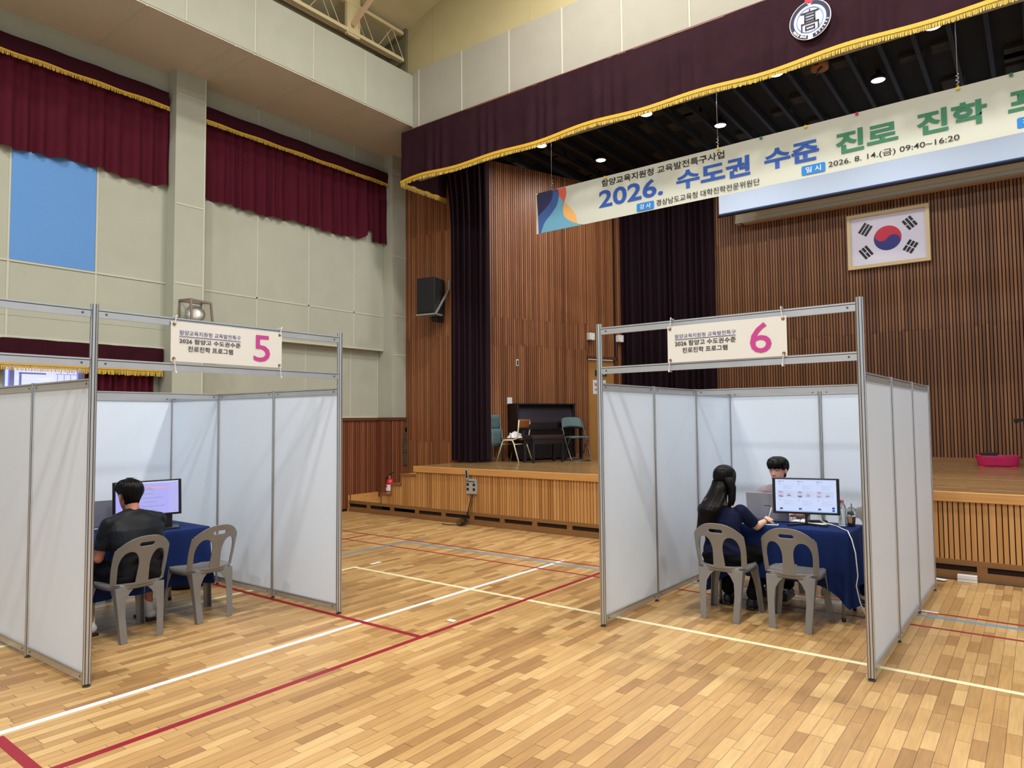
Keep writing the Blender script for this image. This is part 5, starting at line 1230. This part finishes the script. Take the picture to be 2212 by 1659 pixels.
def crumple(u, v):
    a = 2*PI*u; r = .12*math.sin(v*PI/2)*(1+.35*noise.noise(V(math.cos(a)*2, math.sin(a)*2, v*2)))
    return V(-7.86+r*1.15*math.cos(a), 10.42+r*math.sin(a), ZS+.445+(.10*math.cos(v*PI/2))*(1+.5*noise.noise(V(u*9, v*7, 1)))+.02*noise.noise(V(u*30, v*20, 4)))
tag(MB().grid(crumple, 40, 16, cu=True).build('crumpled_cloth', M_WHITE, None, smooth=True, fix=False), 'crumpled white cloth heaped on the wooden school chair', 'cloth')
M_FRAME = mat('dull_steel_tube', (112, 114, 116), .4, metal=.8)
# folding chairs with teal padding
def fold_chair(label, x, y, rz, open_=True, lean=0):
    t = thing('folding_chair', label, 'chair', (x, y, ZS), rz, 'teal folding chairs')
    for sx in (-1, 1):
        MB().tube([(sx*.20, -.25, .80), (sx*.215, -.19, .62), (sx*.215, .02, .30), (sx*.20, .20, .04), (sx*.17, .22, .015)], .011, 8).build('front_leg', M_FRAME, t, smooth=True)
        MB().tube([(sx*.185, .13, .43), (sx*.185, -.02, .28), (sx*.185, -.20, .04), (sx*.15, -.22, .015)], .010, 8).build('rear_leg', M_FRAME, t, smooth=True)
        MB().tube([(sx*.225, -.19, .60), (sx*.225, -.17, .55)], .02, 8).build('hinge', M_BLACK, t, smooth=True)
    MB().tube([(-.17, .22, .012), (.17, .22, .012)], .011, 8).build('floor_bar', M_FRAME, t, smooth=True); MB().tube([(-.15, -.22, .012), (.15, -.22, .012)], .010, 8).build('floor_bar', M_FRAME, t, smooth=True)
    MB().grid(lambda u, v: V(-.215+.43*u, -.20-.045*math.sin(u*PI)-.06*v, .62+.02*math.sin(u*PI)*(1-v)+(.20)*v-.05*(abs(2*u-1)**4)*v), 12, 6).build('backrest', M_TEAL, t, smooth=True, fix=False, solid=.022)
    s = MB().grid(lambda u, v: V((-.2+.4*u)*(1-.12*(2*v-1)**4), -.18+.40*v, .44+.008*math.sin(u*PI)), 10, 8).build('seat', M_TEAL, t, smooth=True, fix=False, solid=.03)
    return t
fold_chair('open teal folding chair beside the upright piano', -7.04, 11.28, -PI/2-.62)
fc = thing('folded_chairs', 'folded teal chair leaning at the edge of the tall plum curtain', 'chair', (-8.19, 10.22, ZS), .15, 'teal folding chairs')
fc.name = 'folding_chair'
MB().grid(lambda u, v: V(-.02+.03*u*0, -.2+.4*u, .60+.28*v), 8, 4).build('backrest', M_TEAL, fc, smooth=True, fix=False, solid=.04); MB().grid(lambda u, v: V(.02, -.2+.4*u, .28+.34*v), 8, 4).build('seat', M_TEAL, fc, smooth=True, fix=False, solid=.04)
for sx in (-1, 1): MB().tube([(0, sx*.2, .82), (.03, sx*.21, .4), (.05, sx*.2, .01)], .011, 8).build('leg', M_FRAME, fc, smooth=True); MB().tube([(.05, sx*.18, .6), (.09, sx*.19, .01)], .01, 8).build('rear_leg', M_FRAME, fc, smooth=True)
tb = MB(); tb.tube([(-8.7, 9.9, ZS+.04), (-8.25, 10.02, ZS+.03)], .02, 8); tag(tb.build('folded_stand', M_BLACKM, smooth=True), 'black folded stand lying under the hem of the plum curtain', 'stand')
# pa speaker on its tilted bracket
pa = thing('wall_loudspeaker', 'black loudspeaker on a tilted steel bracket on the speaker wall', 'loudspeaker', (-9.02, 9.40, 3.99), .17)
mb = MB(); mb.prism([(-.20, -.20), (.20, -.20), (.155, .20), (-.155, .20)], X_, Y_, (0, 0, -.33), .67); mb.build('cabinet', mat('speaker_black', (20, 20, 21), .55), pa, bevel=.01)
MB().box(-.19, -.208, -.31, .19, -.198, .32).build('grille', M_BLACKM, pa); MB().obox((.18, .02, .07), V(.1, .99, 0).normalized(), X_, Z_, .06, .02, .03).build('handle_recess', M_BLACK, pa)
mb = MB(); mb.box(-.21, -.21, -.36, .21, .05, -.335); mb.build('shelf_bar', M_GREYM, pa)
mb = MB(); mb.bar((.215, -.19, -.35), (.24, .22, .17), .012, .045, (1, 0, 0)); mb.bar((.24, .22, .17), (.24, .22, .33), .012, .045, (1, 0, 0)); mb.build('brace_bar', M_GREYM, pa)
MB().box(-.02, .0, -.45, .12, .24, -.36).build('wall_bracket', M_BLACK, pa, bevel=.01)
# small things on the splayed wall
def onwall(name, s_, z, w_, h_, dep, m, lab, cat, grp=None):
    o = MB().obox(sp(s_, .018+dep/2, z), dS, nS, Z_, w_, dep, h_).build(name, m, bevel=.004); return tag(o, lab, cat, grp)
WS = onwall('wall_switch', .62, 2.80, .055, .13, .015, M_PAPER, 'small framed switch plate high above the upright piano', 'switch')
MB().obox(sp(.62, .036, 2.80), dS, nS, Z_, .03, .004, .09).build('toggle', M_DARK, WS)
onwall('light_switch', .43, 2.05, .11, .13, .02, M_WHITE, 'white square switch panel just above the piano top', 'switch')
for s_, lab in ((2.44, 'white boxy alarm light above the near corner of the stage door'), (3.25, 'white boxy alarm light above the far corner of the stage door')):
    t = thing('alarm_light', lab, 'alarm', tuple(sp(s_, .06, 3.41)), math.atan2(dS.y, dS.x), 'alarm lights over the stage door')
    MB().box(-.055, -.07, -.07, .09, .04, .08).build('housing', M_WHITE, t, bevel=.012); MB().box(.0, -.078, -.075, .07, -.06, .03).build('lens_box', flat('lens_cream', 236, 234, 226, .3), t, bevel=.008); MB().tube([(-.01, .03, -.07), (-.02, .04, -.42)], .008, 6).build('conduit', M_BLACK, t)
# pink basket with odds and ends, black arm at the frame edge
bk = thing('plastic_basket', 'bright pink plastic basket on the stage by the rear slats', 'basket', (-.565, 13.2, ZS), .05)
def bk_fn(u, v):
    a = 2*PI*u; p = 4; c, s = math.cos(a), math.sin(a); r = (abs(c)**p+abs(s)**p)**(-1/p); k = .85+.15*v
    return V(c*r*.29*k, s*r*.19*k, .005+.155*v)
MB().grid(bk_fn, 60, 6, cu=True).build('tub', M_PINK, bk, smooth=True, fix=False, solid=.005)
MB().tube([bk_fn(k/60, 1.0) for k in range(60)], .009, 6, closed=True).build('rim', M_PINK, bk, smooth=True); MB().box(-.24, -.15, .0, .24, .15, .008).build('bottom', M_PINK, bk)
t = MB(); t.obox((-.67, 13.14, ZS+.175), V(.99, .1, .03).normalized(), V(-.1, .99, 0), Z_, .21, .12, .075); tag(t.build('black_case', M_BLACK, bevel=.005), 'black box sticking out of the pink basket', 'box')
t = MB(); sph(t, (-.43, 13.1, ZS+.15), .045, .03, .022, 8); tag(t.build('coiled_lead', M_BLACKM, smooth=True), 'black lead end showing at the rim of the pink basket', 'lead')
t = MB(); t.box(-.32, 12.45, 1.595, .3, 12.55, 1.64); t.box(-.31, 12.46, 1.575, -.27, 12.54, 1.6); mt_ = t.build('music_stand_top', M_BLACKM)
ms = thing('lectern', 'black lectern top jutting in at the picture edge above the basket', 'lectern', (0, 0, 0)); mt_.name = 'desk_top'; mt_.parent = ms; MB().box(-.02, 12.47, ZS, .06, 12.53, 1.6).build('column', M_BLACKM, ms)
# socket box with its lead on the stage front
sb = thing('stage_socket_box', 'grey socket box on the stage front with a raised hinged lid', 'socket box', (-7.34, 8.575, .62))
MB().box(-.10, -.035, -.12, .10, .01, .12).build('box', M_GREY, sb, bevel=.004)
for sx in (-1, 1):
    for z_ in (-.045, .03): MB().box(sx*.065-.022, -.038, z_-.022, sx*.065+.022, -.034, z_+.02).build('socket', M_BLACK, sb)
MB().box(-.085, -.04, .075, .085, -.034, .085).build('slot', M_BLACK, sb); MB().obox((-.075, -.045, .19), X_, Y_, V(-.12, 0, 1).normalized(), .055, .012, .16).build('lid', M_GREY, sb); MB().obox((-.075, -.052, .195), X_, Y_, V(-.12, 0, 1).normalized(), .028, .006, .12).build('lid_recess', M_BLACK, sb)
mb = MB(); mb.tube([(-7.31, 8.535, .50), (-7.33, 8.51, .38), (-7.36, 8.5, .25), (-7.40, 8.48, .10), (-7.42, 8.45, .02)], .008, 6); mb.tube([(-7.29, 8.535, .50), (-7.30, 8.51, .33), (-7.37, 8.5, .18), (-7.42, 8.47, .08)], .005, 6)
for k in range(4): mb.tube([(-7.42+.11*math.cos(a+k*.5)+.01*k, 8.42+.05*math.sin(a), .06+.05*math.sin(a*1+k)) for a in [2*PI*q/18 for q in range(18)]], .006, 6, closed=True)
mb.tube([(-7.48, 8.42, .01), (-7.6, 8.36, .008), (-7.8, 8.35, .008)], .006, 6); tag(mb.build('power_lead', M_BLACK, smooth=True), 'black lead dropping from the socket box and coiled at the stage foot', 'cable')
# fire extinguisher on the lower step
fe = thing('fire_extinguisher', 'red fire extinguisher with a white label standing on the low step', 'extinguisher', (-9.70, 8.98, .20))
MB().lathe([(.001, 0), (.07, 0), (.075, .015), (.075, .33), (.065, .375), (.035, .405), (.022, .415), (.022, .43)], n=28).build('cylinder', M_RED, fe, smooth=True)
MB().grid(lambda u, v: V(.0765*math.cos(-2.5+u*1.9), .0765*math.sin(-2.5+u*1.9), .19+.11*v), 16, 1).build('label', M_PAPER, fe, fix=False, smooth=True)
MB().grid(lambda u, v: V(.0772*math.cos(-2.3+u*.8), .0772*math.sin(-2.3+u*.8), .25+.035*v), 8, 1).build('label_stripe', M_RED, fe, fix=False, smooth=True)
MB().lathe([(.02, .42), (.02, .46), (.001, .465)], n=16).build('valve', M_GREYM, fe, smooth=True)
mb = MB(); mb.bar((-.02, 0, .47), (.09, 0, .53), .02, .012); mb.bar((-.02, 0, .455), (.08, 0, .46), .02, .01); mb.build('lever', M_BLACK, fe, bevel=.002)
MB().tube([(-.02, 0, .45), (-.08, -.01, .43), (-.10, -.01, .33), (-.095, -.01, .12), (-.09, -.01, .05)], .011, 8).build('hose', M_BLACK, fe, smooth=True)
# litter by the stage foot
wx = thing('white_box', 'white adaptor box on the floor against the stage vent rail', 'box', (-.66, 8.50, 0)); MB().box(-.085, -.03, 0, .085, .04, .07).build('box', M_WHITE, wx, bevel=.004); MB().box(-.085, -.031, .03, .085, -.0295, .034).build('seam', M_GREY, wx)
pq = MB(); pq.obox((-.90, 8.43, .012), V(.95, -.3, .0).normalized(), V(.3, .95, 0).normalized(), Z_, .13, .08, .004); tag(pq.build('paper_scrap', M_PAPER), 'scrap of white paper on the floor by the stage foot', 'paper')
mb = MB(); mb.tube([(-1.1, 8.56, .006), (-.6, 8.55, .006), (.2, 8.54, .006), (1.5, 8.55, .006)], .006, 6); tag(mb.build('floor_cable', M_BLACK), 'black cable lying along the stage foot behind the white box', 'cable')
# floodlight in a wire-less steel cage on the pilaster
fc2 = thing('caged_floodlight', 'floodlight inside a grey steel cage on the cream pilaster', 'floodlight', (-9.84, 5.24, 3.32), .0)
mb = MB()
def frame(pts):
    for i in range(4): mb.bar(pts[i], pts[(i+1) % 4], .028, .028)
A1 = [(-.16, -.13, -.20), (-.16, .20, -.20), (-.16, .20, .16), (-.16, -.13, .16)]; B1 = [(.15, -.10, -.20), (.15, .22, -.22), (.10, .21, .13), (.10, -.1, .15)]
frame(A1); frame(B1)
for a, b_ in zip(A1, B1): mb.bar(a, b_, .026, .026)
mb.build('cage', flat('cage_brown', 128, 112, 100, .5), fc2)
mb = MB(); mb.lathe([(.05, 0), (.13, .05), (.14, .11), (.06, .13), (.001, .13)], n=20, c=(0, 0, 0)); l_ = mb.build('reflector', M_GREYM, fc2, smooth=True); l_.rotation_euler = (.3, 1.2, 0); l_.location = (-.06, .04, -.08)
